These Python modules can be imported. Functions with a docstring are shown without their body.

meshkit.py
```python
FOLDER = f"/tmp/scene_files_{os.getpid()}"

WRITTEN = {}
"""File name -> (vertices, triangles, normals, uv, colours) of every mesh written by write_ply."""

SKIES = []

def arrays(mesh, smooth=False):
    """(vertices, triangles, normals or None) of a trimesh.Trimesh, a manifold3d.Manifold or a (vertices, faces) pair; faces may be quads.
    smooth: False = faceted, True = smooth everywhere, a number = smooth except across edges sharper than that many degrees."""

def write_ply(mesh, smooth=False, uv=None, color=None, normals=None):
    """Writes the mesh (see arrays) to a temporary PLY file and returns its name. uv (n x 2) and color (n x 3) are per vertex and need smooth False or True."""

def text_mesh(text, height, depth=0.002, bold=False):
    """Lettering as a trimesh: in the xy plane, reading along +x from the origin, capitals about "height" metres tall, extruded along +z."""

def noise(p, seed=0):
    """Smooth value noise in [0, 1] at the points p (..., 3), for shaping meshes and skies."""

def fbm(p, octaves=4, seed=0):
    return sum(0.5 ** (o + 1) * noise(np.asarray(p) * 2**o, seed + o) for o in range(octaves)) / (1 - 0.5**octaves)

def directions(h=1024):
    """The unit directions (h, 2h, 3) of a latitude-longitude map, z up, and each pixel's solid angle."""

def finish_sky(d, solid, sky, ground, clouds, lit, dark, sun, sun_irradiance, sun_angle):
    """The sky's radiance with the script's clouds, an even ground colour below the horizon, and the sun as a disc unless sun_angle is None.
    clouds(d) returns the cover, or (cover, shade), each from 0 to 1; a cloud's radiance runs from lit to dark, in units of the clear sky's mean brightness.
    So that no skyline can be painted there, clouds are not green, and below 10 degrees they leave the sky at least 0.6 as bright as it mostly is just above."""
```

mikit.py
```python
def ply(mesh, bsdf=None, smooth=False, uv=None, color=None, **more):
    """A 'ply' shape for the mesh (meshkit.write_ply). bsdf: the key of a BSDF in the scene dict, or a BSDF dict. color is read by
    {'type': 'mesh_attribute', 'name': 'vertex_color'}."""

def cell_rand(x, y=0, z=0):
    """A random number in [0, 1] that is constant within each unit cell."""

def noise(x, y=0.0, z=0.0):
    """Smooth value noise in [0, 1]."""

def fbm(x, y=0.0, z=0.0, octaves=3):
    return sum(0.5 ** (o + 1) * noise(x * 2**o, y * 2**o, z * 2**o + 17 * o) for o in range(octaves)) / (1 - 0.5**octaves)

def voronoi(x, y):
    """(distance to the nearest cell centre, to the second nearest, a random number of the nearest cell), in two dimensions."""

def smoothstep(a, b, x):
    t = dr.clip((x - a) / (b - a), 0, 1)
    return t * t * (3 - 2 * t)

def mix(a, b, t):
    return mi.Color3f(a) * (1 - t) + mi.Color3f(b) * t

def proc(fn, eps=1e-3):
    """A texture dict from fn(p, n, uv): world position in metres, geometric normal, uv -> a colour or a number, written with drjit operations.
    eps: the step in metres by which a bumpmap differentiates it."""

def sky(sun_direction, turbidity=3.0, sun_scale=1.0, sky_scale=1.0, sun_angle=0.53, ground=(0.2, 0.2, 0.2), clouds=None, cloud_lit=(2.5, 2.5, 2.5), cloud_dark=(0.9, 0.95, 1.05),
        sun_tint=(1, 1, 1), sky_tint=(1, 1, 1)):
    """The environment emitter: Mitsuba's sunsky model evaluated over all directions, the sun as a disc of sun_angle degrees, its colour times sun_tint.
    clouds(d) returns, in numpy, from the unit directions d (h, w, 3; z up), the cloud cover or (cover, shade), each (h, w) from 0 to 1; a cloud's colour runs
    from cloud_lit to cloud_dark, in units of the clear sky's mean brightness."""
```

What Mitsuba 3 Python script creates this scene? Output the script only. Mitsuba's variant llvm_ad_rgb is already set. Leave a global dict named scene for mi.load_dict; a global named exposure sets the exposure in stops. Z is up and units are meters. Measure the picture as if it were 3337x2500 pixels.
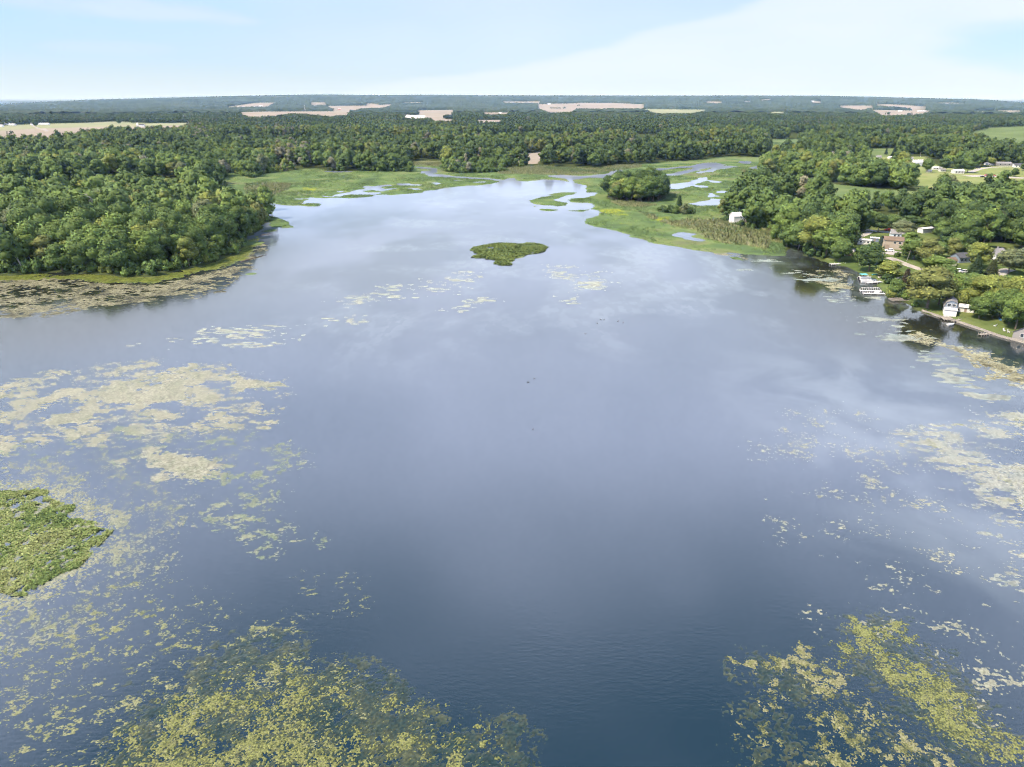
import math, numpy as np, trimesh, shapely, mitsuba as mi, mikit, meshkit
from scipy import ndimage
from scipy.interpolate import RegularGridInterpolator

# ---------------------------------------------------------------- camera, sky, exposure
T = mi.ScalarTransform4f
W0, H0, FPX, EYE = 3337.0, 2500.0, 2317.0, 80.0          # frame of the photograph, focal length in its pixels, drone height in metres
PITCH = math.atan((1250 - 327) / FPX)
SP, CP = math.sin(PITCH), math.cos(PITCH)
scene, labels = {'type': 'scene'}, {}
HAZE = 1.5e-5
scene['haze_air'] = {'type': 'homogeneous', 'albedo': {'type': 'rgb', 'value': [0.93, 0.955, 0.98]},
                     'sigma_t': {'type': 'rgb', 'value': [HAZE * 0.6, HAZE, HAZE * 1.75]}}
scene['camera'] = {'type': 'perspective', 'fov': 2 * math.degrees(math.atan(W0 / 2 / FPX)), 'fov_axis': 'x', 'near_clip': 1.0, 'far_clip': 60000.0,
                   'to_world': T().look_at(origin=[0, 0, EYE], target=[0, CP * 100, EYE - SP * 100], up=[0, 0, 1]),
                   'medium': {'type': 'ref', 'id': 'haze_air'}}


def sstep(a, b, x):
    t = np.clip((np.asarray(x, float) - a) / (b - a), 0, 1)
    return t * t * (3 - 2 * t)


def cloud_cover(d):
    ax = np.degrees(np.arctan2(d[..., 0], d[..., 1]))
    el = np.degrees(np.arcsin(np.clip(d[..., 2], -1, 1)))
    q = np.stack([ax * 0.05, el * 0.16, 0 * ax], -1)
    wisp = meshkit.fbm(q + 7, 5, 3)
    fine = meshkit.fbm(np.stack([ax * 0.16 + el * .1, el * 0.9, 0 * ax], -1), 5, 9)
    # the broad sheet of white cirrus that rises to the right of the view
    edge = np.interp(ax, [-60, -14, -6, 4, 12, 17, 21, 40], [-1, 0.6, 1.9, 3.6, 5.2, 6.3, 8, 16])
    sheet = sstep(0.45, -0.9, el - edge + (fine - .5) * 1.5 + (wisp - .5) * 1.2)
    hole = sstep(1.15, 0.6, np.hypot((ax - 36.5) / 8.2, (el - 3.0) / 1.7) + (fine - .5) * .5)
    tuft = .75 * sstep(1.25, 0.0, np.hypot((ax + 23 - (5.2 - el) * 6) / 8, (el - 5.2) / 1.0) + (fine - .5) * 2.4)
    tuft2 = 0.5 * sstep(1.2, 0.3, np.hypot((ax + 27) / 5, (el - 3.1) / 0.6) + (fine - .5) * 1.2)
    low = np.maximum(sheet * (1 - .85 * hole), np.maximum(.9 * tuft, tuft2))
    low = np.maximum(low * (.88 + .24 * (fine - .5)), np.maximum(sstep(4.6, 0.0, el) * .72, .12 + .34 * sstep(-33, -12, ax) * sstep(33, 26, ax) + .6 * (wisp - .4)))
    veil = np.interp(el, [7, 16, 28, 36, 45, 56, 70], [.88, .9, .86, .62, .16, .03, .02])      # thin white cirrus, thicker towards the horizon
    high = np.clip(veil + (meshkit.fbm(np.stack([d[..., 0] * 3.2, d[..., 1] * 3.2, d[..., 2] * 5], -1) + 3, 5, 5) - .5) * .9, 0, .95)
    right = sstep(1.1, 0.2, np.hypot((ax - 38) / 20, (el - 17) / 11) + (wisp - .5)) * .9
    high = np.maximum(high, right)
    m = sstep(7, 13, el)
    return low * (1 - m) + high * m, np.interp(el, [8, 14, 17, 20, 26], [1, .80, .62, .35, 0]) + .3 * (wisp - .5) * m


SUN = (-0.55, -0.30, 0.80)
scene['sky'] = mikit.sky(SUN, turbidity=3.0, sun_scale=0.74, sky_scale=0.58, sun_angle=5, clouds=cloud_cover, cloud_lit=(5.9, 6.45, 8.7), cloud_dark=(2.02, 2.22, 2.30),
                         ground=(0.08, 0.1, 0.08), sky_tint=(1.0, 1.0, 1.0))
exposure = 3.13


# ---------------------------------------------------------------- from a direction of the photograph to a place on the ground
def at(px, py, z=0.0):
    """the point of the level z that the camera sees in the photograph's pixel"""
    px, py = np.asarray(px, float), np.asarray(py, float)
    v, u = (py - 1250) / FPX, (px - W0 / 2) / FPX
    dep = (EYE - z) / np.maximum(SP + v * CP, 1e-4)
    return np.stack([u * dep, dep * (CP - v * SP)], -1)


def project(x, y, z):
    dep = y * CP + (EYE - z) * SP
    return x / dep * FPX + W0 / 2, 1250 + FPX * ((EYE - z) * CP - y * SP) / dep, dep


VIEWS = {'A': (0, 0, 3337 / 2212), 'R1': (0, 250, 900 / 1754), 'R2': (800, 280, 900 / 2212), 'R3': (1600, 280, 900 / 2212), 'R4': (2300, 280, 1037 / 2212),
         'R5': (2300, 600, 1037 / 2212), 'R8': (2300, 1300, 1037 / 1432), 'V1': (2700, 720, 637 / 2212), 'V2': (2650, 430, 687 / 2212),
         'F1': (0, 280, 700 / 2212), 'F2': (700, 290, 700 / 2212), 'F3': (1400, 290, 900 / 2212), 'F4': (2300, 290, 1037 / 2212)}


def src(view, pts):
    x0, y0, s = VIEWS[view]
    p = np.asarray(pts, float)
    return np.stack([x0 + p[..., 0] * s, y0 + p[..., 1] * s], -1)


def ground(view, pts, z=0.0):
    p = src(view, pts)
    return at(p[..., 0], p[..., 1], z)


def poly(view, pts, z=0.0):
    return shapely.Polygon(ground(view, pts, z)).buffer(0)


def rng_of(k):
    return np.random.default_rng(k)


def nz(x, y, s, seed=0, oct=3):
    return meshkit.fbm(np.stack([np.asarray(x) / s, np.asarray(y) / s, np.full(np.shape(x), seed * 7.31)], -1), oct, seed)


def inside(pg, x, y):
    x, y = np.asarray(x), np.asarray(y)
    out = np.zeros(x.shape, bool)
    if pg.is_empty:
        return out
    a, b, c, d = pg.bounds
    m = (x >= a) & (x <= c) & (y >= b) & (y <= d)
    if m.any():
        out[m] = shapely.contains_xy(pg, x[m], y[m])
    return out


# ---------------------------------------------------------------- the lie of the land
shore = np.vstack([[[-20000, -200], [-600, 210], [-350, 318]],
    ground('R1', [(-200, 1275), (0, 1268), (180, 1252), (350, 1243), (600, 1256), (850, 1275), (1000, 1268), (1100, 1242), (1280, 1205), (1420, 1160), (1510, 1130), (1545, 1080), (1600, 1010),
                  (1675, 960), (1700, 905), (1695, 850), (1680, 815)]),
    ground('R2', [(110, 935), (200, 938), (320, 958), (420, 958), (490, 915), (520, 893), (620, 898), (700, 900), (850, 897), (1000, 885), (1050, 872), (1200, 873), (1400, 858), (1440, 840), (1560, 825),
                  (1700, 805), (1900, 795), (1990, 785), (2030, 765), (2100, 740), (2150, 735), (2160, 755)]),
    ground('R3', [(180, 758), (280, 768), (420, 752), (560, 755), (640, 770), (700, 785), (760, 795), (775, 850), (790, 892), (700, 900), (600, 915), (640, 935), (800, 938), (835, 970), (810, 985), (890, 1020), (740, 1075),
                  (780, 1110), (830, 1130), (1000, 1160), (1100, 1195), (1230, 1240), (1350, 1270), (1500, 1290), (1600, 1315), (1780, 1335), (1860, 1332), (2000, 1342), (2180, 1358)]),
    ground('R5', [(300, 490), (430, 497), (530, 502), (570, 462), (600, 440), (650, 425), (690, 440), (680, 500), (760, 515), (860, 555), (950, 565), (1000, 592), (1060, 620), (1120, 645), (1180, 655),
                  (1200, 690), (1240, 745), (1285, 805), (1390, 838), (1450, 872), (1500, 885), (1620, 925), (1750, 962), (1900, 1012), (2040, 1062), (2212, 1107), (2400, 1155)]),
    [[240, 180], [420, 90], [20000, -400], [20000, 40000], [-20000, 40000]]])
LAND = shapely.Polygon(shore).buffer(0)
HOLES = [poly('R2', p) for p in (
    [(930, 803), (960, 800), (1050, 805), (1120, 792), (1185, 798), (1065, 814), (1105, 828), (1180, 818), (1215, 825), (1110, 842), (1040, 872), (860, 868), (720, 888), (690, 880), (860, 845), (960, 820)],
    [(1220, 783), (1300, 783), (1440, 795), (1380, 800), (1240, 797)], [(1280, 820), (1340, 818), (1415, 835), (1330, 832)], [(1485, 774), (1560, 776), (1555, 792), (1510, 792)],
    [(1330, 652), (1420, 648), (1500, 658), (1540, 668), (1532, 690), (1500, 702), (1540, 708), (1602, 713), (1606, 737), (1500, 727), (1455, 712), (1398, 692), (1405, 680), (1480, 680), (1490, 670), (1400, 662)],
    [(620, 880), (660, 884), (690, 888), (640, 893)], [(380, 903), (490, 898), (470, 910), (400, 910)], [(420, 853), (462, 854), (440, 860)], [(625, 860), (675, 858), (650, 866)], [(720, 845), (780, 842), (760, 853)],
    [(1660, 755), (1740, 757), (1720, 764), (1670, 762)], [(1820, 772), (1930, 764), (1930, 772), (1840, 778)],
    [(640, 683), (860, 685), (840, 692), (650, 690)], [(1600, 715), (1700, 728), (1950, 740), (2110, 766), (2080, 772), (1900, 748), (1680, 738), (1605, 730)])]
HOLES += [poly('R3', p) for p in (
    [(450, 718), (560, 713), (650, 718), (760, 722), (930, 703), (990, 677), (1050, 672), (1065, 690), (960, 715), (930, 742), (800, 737), (700, 747), (640, 750), (560, 737), (480, 732)],
    [(600, 745), (660, 750), (690, 775), (650, 772)],
    [(1300, 680), (1340, 662), (1430, 657), (1500, 650), (1600, 642), (1700, 618), (1800, 615), (1875, 632), (1780, 652), (1700, 664), (1600, 690), (1480, 722), (1300, 722), (1380, 716), (1560, 676), (1650, 652), (1450, 664), (1330, 684)],
    [(1640, 690), (1720, 680), (1790, 652), (1830, 638), (1920, 642), (1995, 650), (1830, 668), (1760, 692), (1660, 702)],
    [(1395, 790), (1500, 783), (1600, 768), (1660, 738), (1722, 728), (1724, 756), (1700, 772), (1640, 788), (1540, 824), (1440, 834), (1395, 820)],
    [(1738, 753), (1845, 768), (1832, 780), (1750, 770)], [(1620, 793), (1742, 803), (1735, 818), (1640, 812)], [(1920, 830), (1960, 818), (2060, 807), (2145, 828), (2135, 848), (1960, 856)],
    [(1738, 860), (1780, 853), (1785, 878), (1845, 884), (1765, 892), (1745, 902), (1832, 908), (1825, 935), (1860, 964), (1760, 958), (1650, 963), (1575, 940), (1740, 920), (1752, 900)],
    [(2055, 665), (2140, 638), (2212, 618), (2250, 640), (2212, 664)], [(1988, 603), (2085, 605), (2065, 625), (2000, 620)],
    [(1360, 1113), (1480, 1143), (1505, 1157), (1400, 1132)], [(1415, 1200), (1540, 1168), (1655, 1183), (1600, 1213), (1710, 1240), (1695, 1254), (1540, 1218), (1480, 1213)],
    [(1800, 845), (1900, 840), (1880, 856), (1810, 856)], [(770, 860), (850, 855), (830, 880), (780, 880)], [(700, 945), (810, 952), (790, 990), (650, 985), (620, 960)])]
HOLES += [poly('R4', [(425, 462), (605, 462), (585, 493), (480, 493)]), poly('R5', [(1000, 590), (1010, 600), (1110, 650), (1060, 670), (1000, 650)])]
MATS = [poly('R3', p) for p in (
    [(308, 917), (400, 893), (520, 880), (445, 870), (560, 853), (715, 853), (655, 868), (590, 876), (585, 892), (500, 915), (625, 942), (570, 962), (380, 952), (330, 932)],
    [(368, 983), (470, 983), (585, 996), (500, 1006), (380, 994)], [(590, 998), (700, 998), (810, 988), (720, 1006)], [(325, 960), (380, 960), (360, 974), (330, 970)], [(500, 962), (560, 958), (540, 970)],
    [(1820, 1340), (1860, 1336), (1850, 1352), (1815, 1352)], [(1870, 1362), (2000, 1380), (2140, 1402), (2140, 1408), (1980, 1392), (1880, 1370)])]
MATS += [poly('R2', p) for p in (
    [(440, 950), (520, 940), (620, 948), (615, 958), (560, 966), (450, 964)], [(175, 974), (215, 970), (248, 976), (200, 983)], [(190, 958), (235, 956), (215, 964)],
    [(150, 1055), (230, 1048), (290, 1070), (365, 1095), (385, 1135), (320, 1146), (230, 1132), (200, 1110)], [(120, 1170), (220, 1145), (248, 1160), (190, 1180)], [(0, 1240), (90, 1240), (138, 1255), (60, 1285), (0, 1280)],
    [(940, 843), (1000, 835), (1085, 842), (1060, 855), (960, 854)], [(0, 1495), (80, 1490), (160, 1495), (120, 1512), (0, 1520)])]
MATS += [poly('A', [(1012, 540), (1030, 532), (1055, 529), (1080, 525), (1115, 528), (1150, 525), (1184, 533), (1172, 545), (1140, 551), (1105, 561), (1100, 574), (1060, 571), (1072, 562), (1020, 556), (1038, 548)])
         .difference(poly('A', [(1048, 535), (1072, 534), (1068, 538), (1052, 538)])).difference(poly('A', [(1140, 546), (1160, 541), (1152, 548), (1128, 552)]))]
MID_MAT = MATS[-1]
NEAR_MAT = poly('A', [(-60, 1055), (0, 1050), (60, 1050), (105, 1065), (130, 1095), (150, 1118), (190, 1122), (216, 1138), (218, 1168), (200, 1196), (160, 1226), (90, 1265), (30, 1285), (-60, 1290)]).buffer(-6).buffer(6)
LAND_ALL = LAND
MARSH = shapely.union_all([
    shapely.Polygon(np.vstack([
        ground('R1', [(1690, 850), (1670, 800)]), ground('R1', [(1640, 770), (1600, 735), (1290, 650)], 18), ground('R2', [(-130, 690), (60, 742), (100, 722), (180, 702), (280, 690), (350, 682), (480, 668), (560, 664), (680, 688), (860, 684), (1320, 692), (1335, 650),
                      (1318, 605), (1590, 600), (1585, 690), (1750, 702), (2090, 692), (2130, 660), (2200, 655)]),
        ground('R3', [(370, 642), (640, 662), (850, 662), (1000, 637), (1200, 627), (1400, 612), (1700, 592), (1850, 567), (2212, 575)]), ground('R4', [(430, 497), (440, 365), (720, 368), (715, 392), (650, 425), (640, 485),
                      (460, 520), (420, 590), (385, 640), (400, 700), (250, 790), (170, 850), (165, 950), (200, 990), (430, 1010), (510, 1030), (560, 1090)]), ground('R5', [(565, 440), (530, 510), (300, 500)]),
        ground('R3', [(1860, 1345), (1350, 1300), (1000, 1180), (780, 1140), (720, 1075), (860, 1020), (780, 960), (560, 920), (740, 800), (560, 770), (280, 780), (160, 770)]),
        ground('R2', [(1900, 810), (1440, 860), (1000, 900), (690, 915), (420, 970), (320, 968), (100, 940)])])).buffer(0)] + MATS)
ISLAND = poly('R3', [(925, 905), (945, 870), (1020, 848), (1180, 840), (1330, 848), (1400, 875), (1405, 905), (1330, 930), (1180, 938), (1000, 930)])
LOW_WOODS = [(ISLAND, 1.0), (poly('R2', [(1595, 690), (1590, 665), (1640, 650), (1800, 645), (2000, 650), (2090, 668), (2085, 692), (1750, 702)]), .55), (poly('R2', [(2060, 640), (2150, 625), (2212, 640), (2212, 660), (2120, 660)]), .5),
             (poly('R2', [(150, 700), (280, 650), (430, 655), (470, 668), (300, 690)]), .5), (poly('R4', [(465, 372), (480, 355), (700, 352), (715, 368)]), .6), (poly('R3', [(75, 640), (150, 615), (350, 620), (370, 645)]), .4)]
SAPLINGS = poly('R4', [(960, 835), (1330, 845), (1570, 820), (1600, 925), (1330, 945), (1150, 935), (1000, 925)])      # young trees before the meadow
CLEARED = [poly('R4', [(150, 925), (285, 930), (300, 1010), (140, 1000)]), poly('R4', [(600, 935), (735, 935), (735, 1020), (600, 1020)])]
VILLAGE = poly('V1', [(-40, 540), (-20, 300), (150, 290), (300, 180), (330, 80), (480, 25), (600, 30), (700, 108), (1000, 75), (1210, 95), (1230, 330), (1420, 400), (1720, 400), (1780, 300), (2020, 300), (2300, 440),
                      (2500, 700), (2500, 1600), (2212, 1400), (1040, 1010), (860, 900), (600, 800), (420, 640), (250, 540), (120, 500)])

# land or water on a grid of 2 metres, and how far it is to the shore
gx, gy = np.arange(-900, 1100, 2.0), np.arange(150, 1700, 2.0)
GX, GY = np.meshgrid(gx, gy, indexing='ij')
ja, jb = (nz(GX, GY, 9, 3) - .5) * 7 + (nz(GX, GY, 3.5, 5, 1) - .5) * 2, ((nz(GX, GY, 9, 4) - .5) * 7 + (nz(GX, GY, 3.5, 6, 1) - .5) * 2) * 1.5
WX, WY = GX + ja, GY + jb
land = inside(LAND, WX, WY)
land &= ~inside(shapely.union_all(HOLES), WX, WY)
land |= inside(shapely.union_all(MATS), WX, WY)
sdf = ndimage.gaussian_filter(ndimage.distance_transform_edt(land) - ndimage.distance_transform_edt(~land), .8) * 2.0
marsh_m = inside(MARSH, WX, WY)
inland = ndimage.distance_transform_edt(land & ~marsh_m) * 2.0
relief = np.where(sdf > 0, np.minimum(.10 * sdf, .30), np.maximum(.25 * sdf, -.9)) + 1.5 * sstep(2, 45, inland) + 0.5 * sstep(0, 5, inland)
_relief = RegularGridInterpolator((gx, gy), relief, bounds_error=False, fill_value=None)
_sdf = RegularGridInterpolator((gx, gy), sdf, bounds_error=False, fill_value=None)


def land_z(x, y):
    x, y = np.asarray(x, float), np.asarray(y, float)
    near = _relief(np.stack([np.clip(x, gx[0], gx[-1]), np.clip(y, gy[0], gy[-1])], -1))
    r = np.hypot(x, y)
    side = x / np.maximum(y, 1)
    hills = sstep(6500, 13500, r) * (np.interp(side, [-.75, -.55, -.3, -.1, .15, .4, .6, .78], [-25, 75, 150, 152, 142, 136, 80, -30]) + 30 * (nz(x, y, 1500, 11) - .5))
    return near - r * r / 1.46e7 + hills + sstep(1700, 3000, r) * 6 * (nz(x, y, 500, 12) - .35)


def on_land(view, pts, above=0.0):
    """where the line of sight through a pixel comes down to the given height above the land"""
    p = src(view, pts)
    u, v = (p[:, 0] - W0 / 2) / FPX, (p[:, 1] - 1250) / FPX
    dep = np.geomspace(150, 15800, 700)[None]
    x_, y_, z_ = u[:, None] * dep, dep * (CP - v[:, None] * SP), EYE - dep * (SP + v[:, None] * CP)
    hit = z_ < land_z(x_, y_) + above
    k = np.where(hit.any(1), hit.argmax(1), 699)
    return np.stack([x_[np.arange(len(k)), k], y_[np.arange(len(k)), k]], -1)


def strip(view, near, far, treetop=18.5, z=0.0):
    """open ground seen between the tops of the trees in front of it and the foot of the trees behind it"""
    return shapely.Polygon(np.vstack([on_land(view, near, treetop), on_land(view, far[::-1])])).buffer(0)


FIELDS = [  # (kind, ground)
    ('tan', strip('R3', [(50, 580), (180, 592), (370, 596)], [(60, 562), (470, 526)], 5)),
    ('tan', shapely.Polygon(np.vstack([on_land('F1', [(-200, 545), (30, 535), (560, 525), (700, 505), (950, 465), (1130, 445), (1300, 435), (1500, 440), (1730, 438), (1960, 420)], 18),
                                       on_land('F1', [(1985, 402), (1500, 420), (1240, 420), (900, 428), (480, 436), (400, 440), (0, 462), (-200, 468)])])).buffer(0)),
    ('green', shapely.Polygon(np.vstack([on_land('F1', [(-200, 468), (0, 462), (400, 440), (480, 436), (900, 428), (1240, 420), (1500, 420), (1985, 402)]),
                                         on_land('F1', [(1980, 380), (1500, 385), (1200, 366), (900, 382), (500, 388), (100, 405), (-200, 425)])])).buffer(0)),
    ('tan', strip('F2', [(260, 250), (340, 280), (620, 270), (800, 245), (1200, 275), (1390, 258)], [(250, 238), (800, 232), (1390, 228)])),
    ('tan', strip('F2', [(1260, 215), (1450, 220), (1520, 205), (1700, 200)], [(1150, 176), (1550, 172), (1850, 156)])),
    ('tan', strip('F2', [(1560, 168), (1700, 168)], [(1560, 150), (1690, 152)])), ('tan', strip('F2', [(140, 190), (420, 182), (530, 184)], [(130, 182), (410, 142), (650, 140)])),
    ('tan', strip('F2', [(990, 166), (1150, 170)], [(985, 138), (1140, 140)])), ('tan', strip('F2', [(1940, 146), (2150, 146)], [(1940, 140), (2150, 137)])),
    ('tan', strip('F2', [(2085, 262), (2212, 262)], [(2085, 220), (2212, 220)])), ('white', strip('F2', [(1940, 285), (2090, 292), (2300, 285)], [(1940, 266), (2212, 272), (2300, 272)])),
    ('tan', strip('F3', [(-40, 218), (90, 205), (190, 200)], [(-40, 170), (190, 168)])),
    ('tan', strip('F3', [(870, 160), (970, 186), (1130, 184), (1180, 158), (1700, 160), (1720, 150)], [(870, 122), (1200, 112), (1480, 112), (1720, 124)])),
    ('tan', strip('F3', [(600, 112), (870, 112)], [(580, 102), (900, 100)])), ('green', strip('F3', [(1720, 164), (1800, 192), (2080, 190), (2212, 178)], [(1720, 160), (2212, 166)])),
    ('tan', strip('F3', [(20, 250), (200, 250)], [(20, 241), (200, 244)])), ('tan', strip('F3', [(360, 256), (590, 260)], [(360, 248), (590, 250)])), ('tan', strip('F3', [(420, 198), (640, 198)], [(420, 188), (640, 190)])),
    ('tan', strip('F4', [(930, 128), (1075, 148), (1160, 128)], [(930, 116), (1160, 116)])), ('tan', strip('F4', [(1160, 150), (1220, 180), (1420, 178), (1560, 160)], [(1150, 145), (1410, 150), (1560, 150)])),
    ('tan', strip('F4', [(1190, 114), (1530, 138)], [(1190, 104), (1390, 110), (1530, 124)])), ('tan', strip('F4', [(2030, 160), (2190, 168)], [(2030, 148), (2190, 150)])),
    ('green', strip('F4', [(440, 166), (560, 164)], [(440, 160), (560, 158)])), ('tan', strip('F4', [(0, 98), (110, 98)], [(0, 88), (110, 88)])), ('tan', strip('F4', [(270, 90), (310, 88)], [(270, 82), (310, 82)])), ('tan', strip('F4', [(380, 80), (450, 76)], [(380, 73), (450, 71)])),
    ('tan', strip('F4', [(735, 96), (800, 98)], [(735, 84), (800, 86)])), ('tan', strip('F4', [(1610, 100), (1800, 104)], [(1610, 95), (1800, 98)])), ('tan', strip('F4', [(1870, 158), (2000, 160)], [(1870, 153), (2000, 154)])),
    ('meadow', strip('R4', [(1840, 350), (1900, 372), (2300, 400)], [(1835, 325), (1960, 293), (2300, 278)], 17)),
    ('meadow', strip('R4', [(400, 685), (560, 656), (760, 652), (900, 688), (1190, 738)], [(392, 657), (560, 642), (760, 642), (900, 688), (1170, 714)], 17)),
    ('meadow', strip('R4', [(1190, 748), (1330, 790), (1420, 778), (1570, 755)], [(1170, 718), (1310, 728), (1440, 734), (1570, 742)], 17)), ('meadow', strip('R4', [(1120, 476), (1300, 470), (1345, 440)], [(1120, 440), (1340, 430)], 14)),
    ('lawn', strip('R4', [(1520, 660), (1560, 640), (1800, 640), (2030, 655), (2300, 668)], [(1400, 585), (1600, 575), (1850, 570), (2300, 540)], 16)),
    ('lawn', strip('V2', [(950, 310), (1000, 370), (1180, 460), (1480, 450)], [(950, 262), (1180, 262), (1230, 330), (1480, 400)], 15)),
    ('lawn', strip('V2', [(640, 295), (860, 295)], [(640, 268), (860, 262)], 15)), ('lawn', strip('V2', [(170, 232), (240, 236)], [(170, 205), (240, 208)], 15)), ('lawn', strip('V2', [(400, 255), (480, 256)], [(400, 215), (480, 220)], 15))]


def zone(x, y):
    """0 water, 1 marsh, 2 woods, 3 tan field, 4 green field, 5 meadow, 6 lawn, 7 village, 8 pale gravel"""
    out = np.full(np.shape(x), 2)
    out[inside(VILLAGE, x, y)] = 7
    out[inside(MARSH, x + (nz(x, y, 9, 3) - .5) * 7, y + (nz(x, y, 9, 4) - .5) * 10)] = 1
    for pg, _ in LOW_WOODS:
        out[inside(pg, x, y)] = 2
    for pg in CLEARED:
        out[inside(pg, x, y)] = 1
    for kind, pg in FIELDS:
        out[inside(pg, x, y)] = {'tan': 3, 'green': 4, 'meadow': 5, 'lawn': 6, 'white': 8}[kind]
    out[inside(SAPLINGS, x, y)] = 2
    s = _sdf(np.stack([np.clip(x, gx[0], gx[-1]), np.clip(y, gy[0], gy[-1])], -1))
    out[(s < 0) & (np.abs(x) < 1000) & (y < 1690)] = 0
    out[(y < 150) & ~inside(LAND, x, y)] = 0
    return out


def vcol(name='vertex_color'):
    return {'type': 'mesh_attribute', 'name': name}


def matte(rgb, rough=None):
    if rough is None:
        return {'type': 'twosided', 'bsdf': {'type': 'diffuse', 'reflectance': {'type': 'rgb', 'value': list(rgb)}}}
    return {'type': 'twosided', 'bsdf': {'type': 'principled', 'base_color': {'type': 'rgb', 'value': list(rgb)}, 'roughness': rough, 'specular': .4}}


scene['m_ground'] = {'type': 'twosided', 'bsdf': {'type': 'diffuse', 'reflectance': vcol()}}
scene['m_leaf'] = {'type': 'twosided', 'bsdf': {'type': 'principled', 'base_color': vcol(), 'roughness': .75, 'specular': .12}}
scene['m_bark'] = matte((.13, .11, .09))
scene['m_pale_bark'] = matte((.27, .26, .235))
scene['m_weed'] = {'type': 'mask', 'opacity': .58, 'bsdf': {'type': 'twosided', 'bsdf': {'type': 'principled', 'base_color': vcol(), 'roughness': .12, 'specular': .5}}}
scene['m_film'] = {'type': 'mask', 'opacity': .72, 'bsdf': {'type': 'twosided', 'bsdf': {'type': 'principled', 'base_color': vcol(), 'roughness': .6, 'specular': .25}}}
scene['m_algae'] = {'type': 'twosided', 'bsdf': {'type': 'principled', 'base_color': vcol(), 'roughness': .7, 'specular': .15}}


def put(key, mesh, bsdf, label=None, category=None, group=None, kind=None, smooth=False, color=None, to_world=None):
    d = mikit.ply(mesh, bsdf, smooth=smooth, color=color)
    if to_world is not None:
        d['to_world'] = to_world
    scene[key] = d
    say(key, label, category, group, kind)
    return key


def say(key, label=None, category=None, group=None, kind=None):
    e = {k: v for k, v in (('label', label), ('category', category), ('group', group), ('kind', kind)) if v}
    if e:
        labels[key] = e


# ---------------------------------------------------------------- ground sheet
def spread(a, b, first, grow):
    out, s = [a], first
    while out[-1] < b:
        out.append(out[-1] + s)
        s *= grow
    return out


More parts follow.
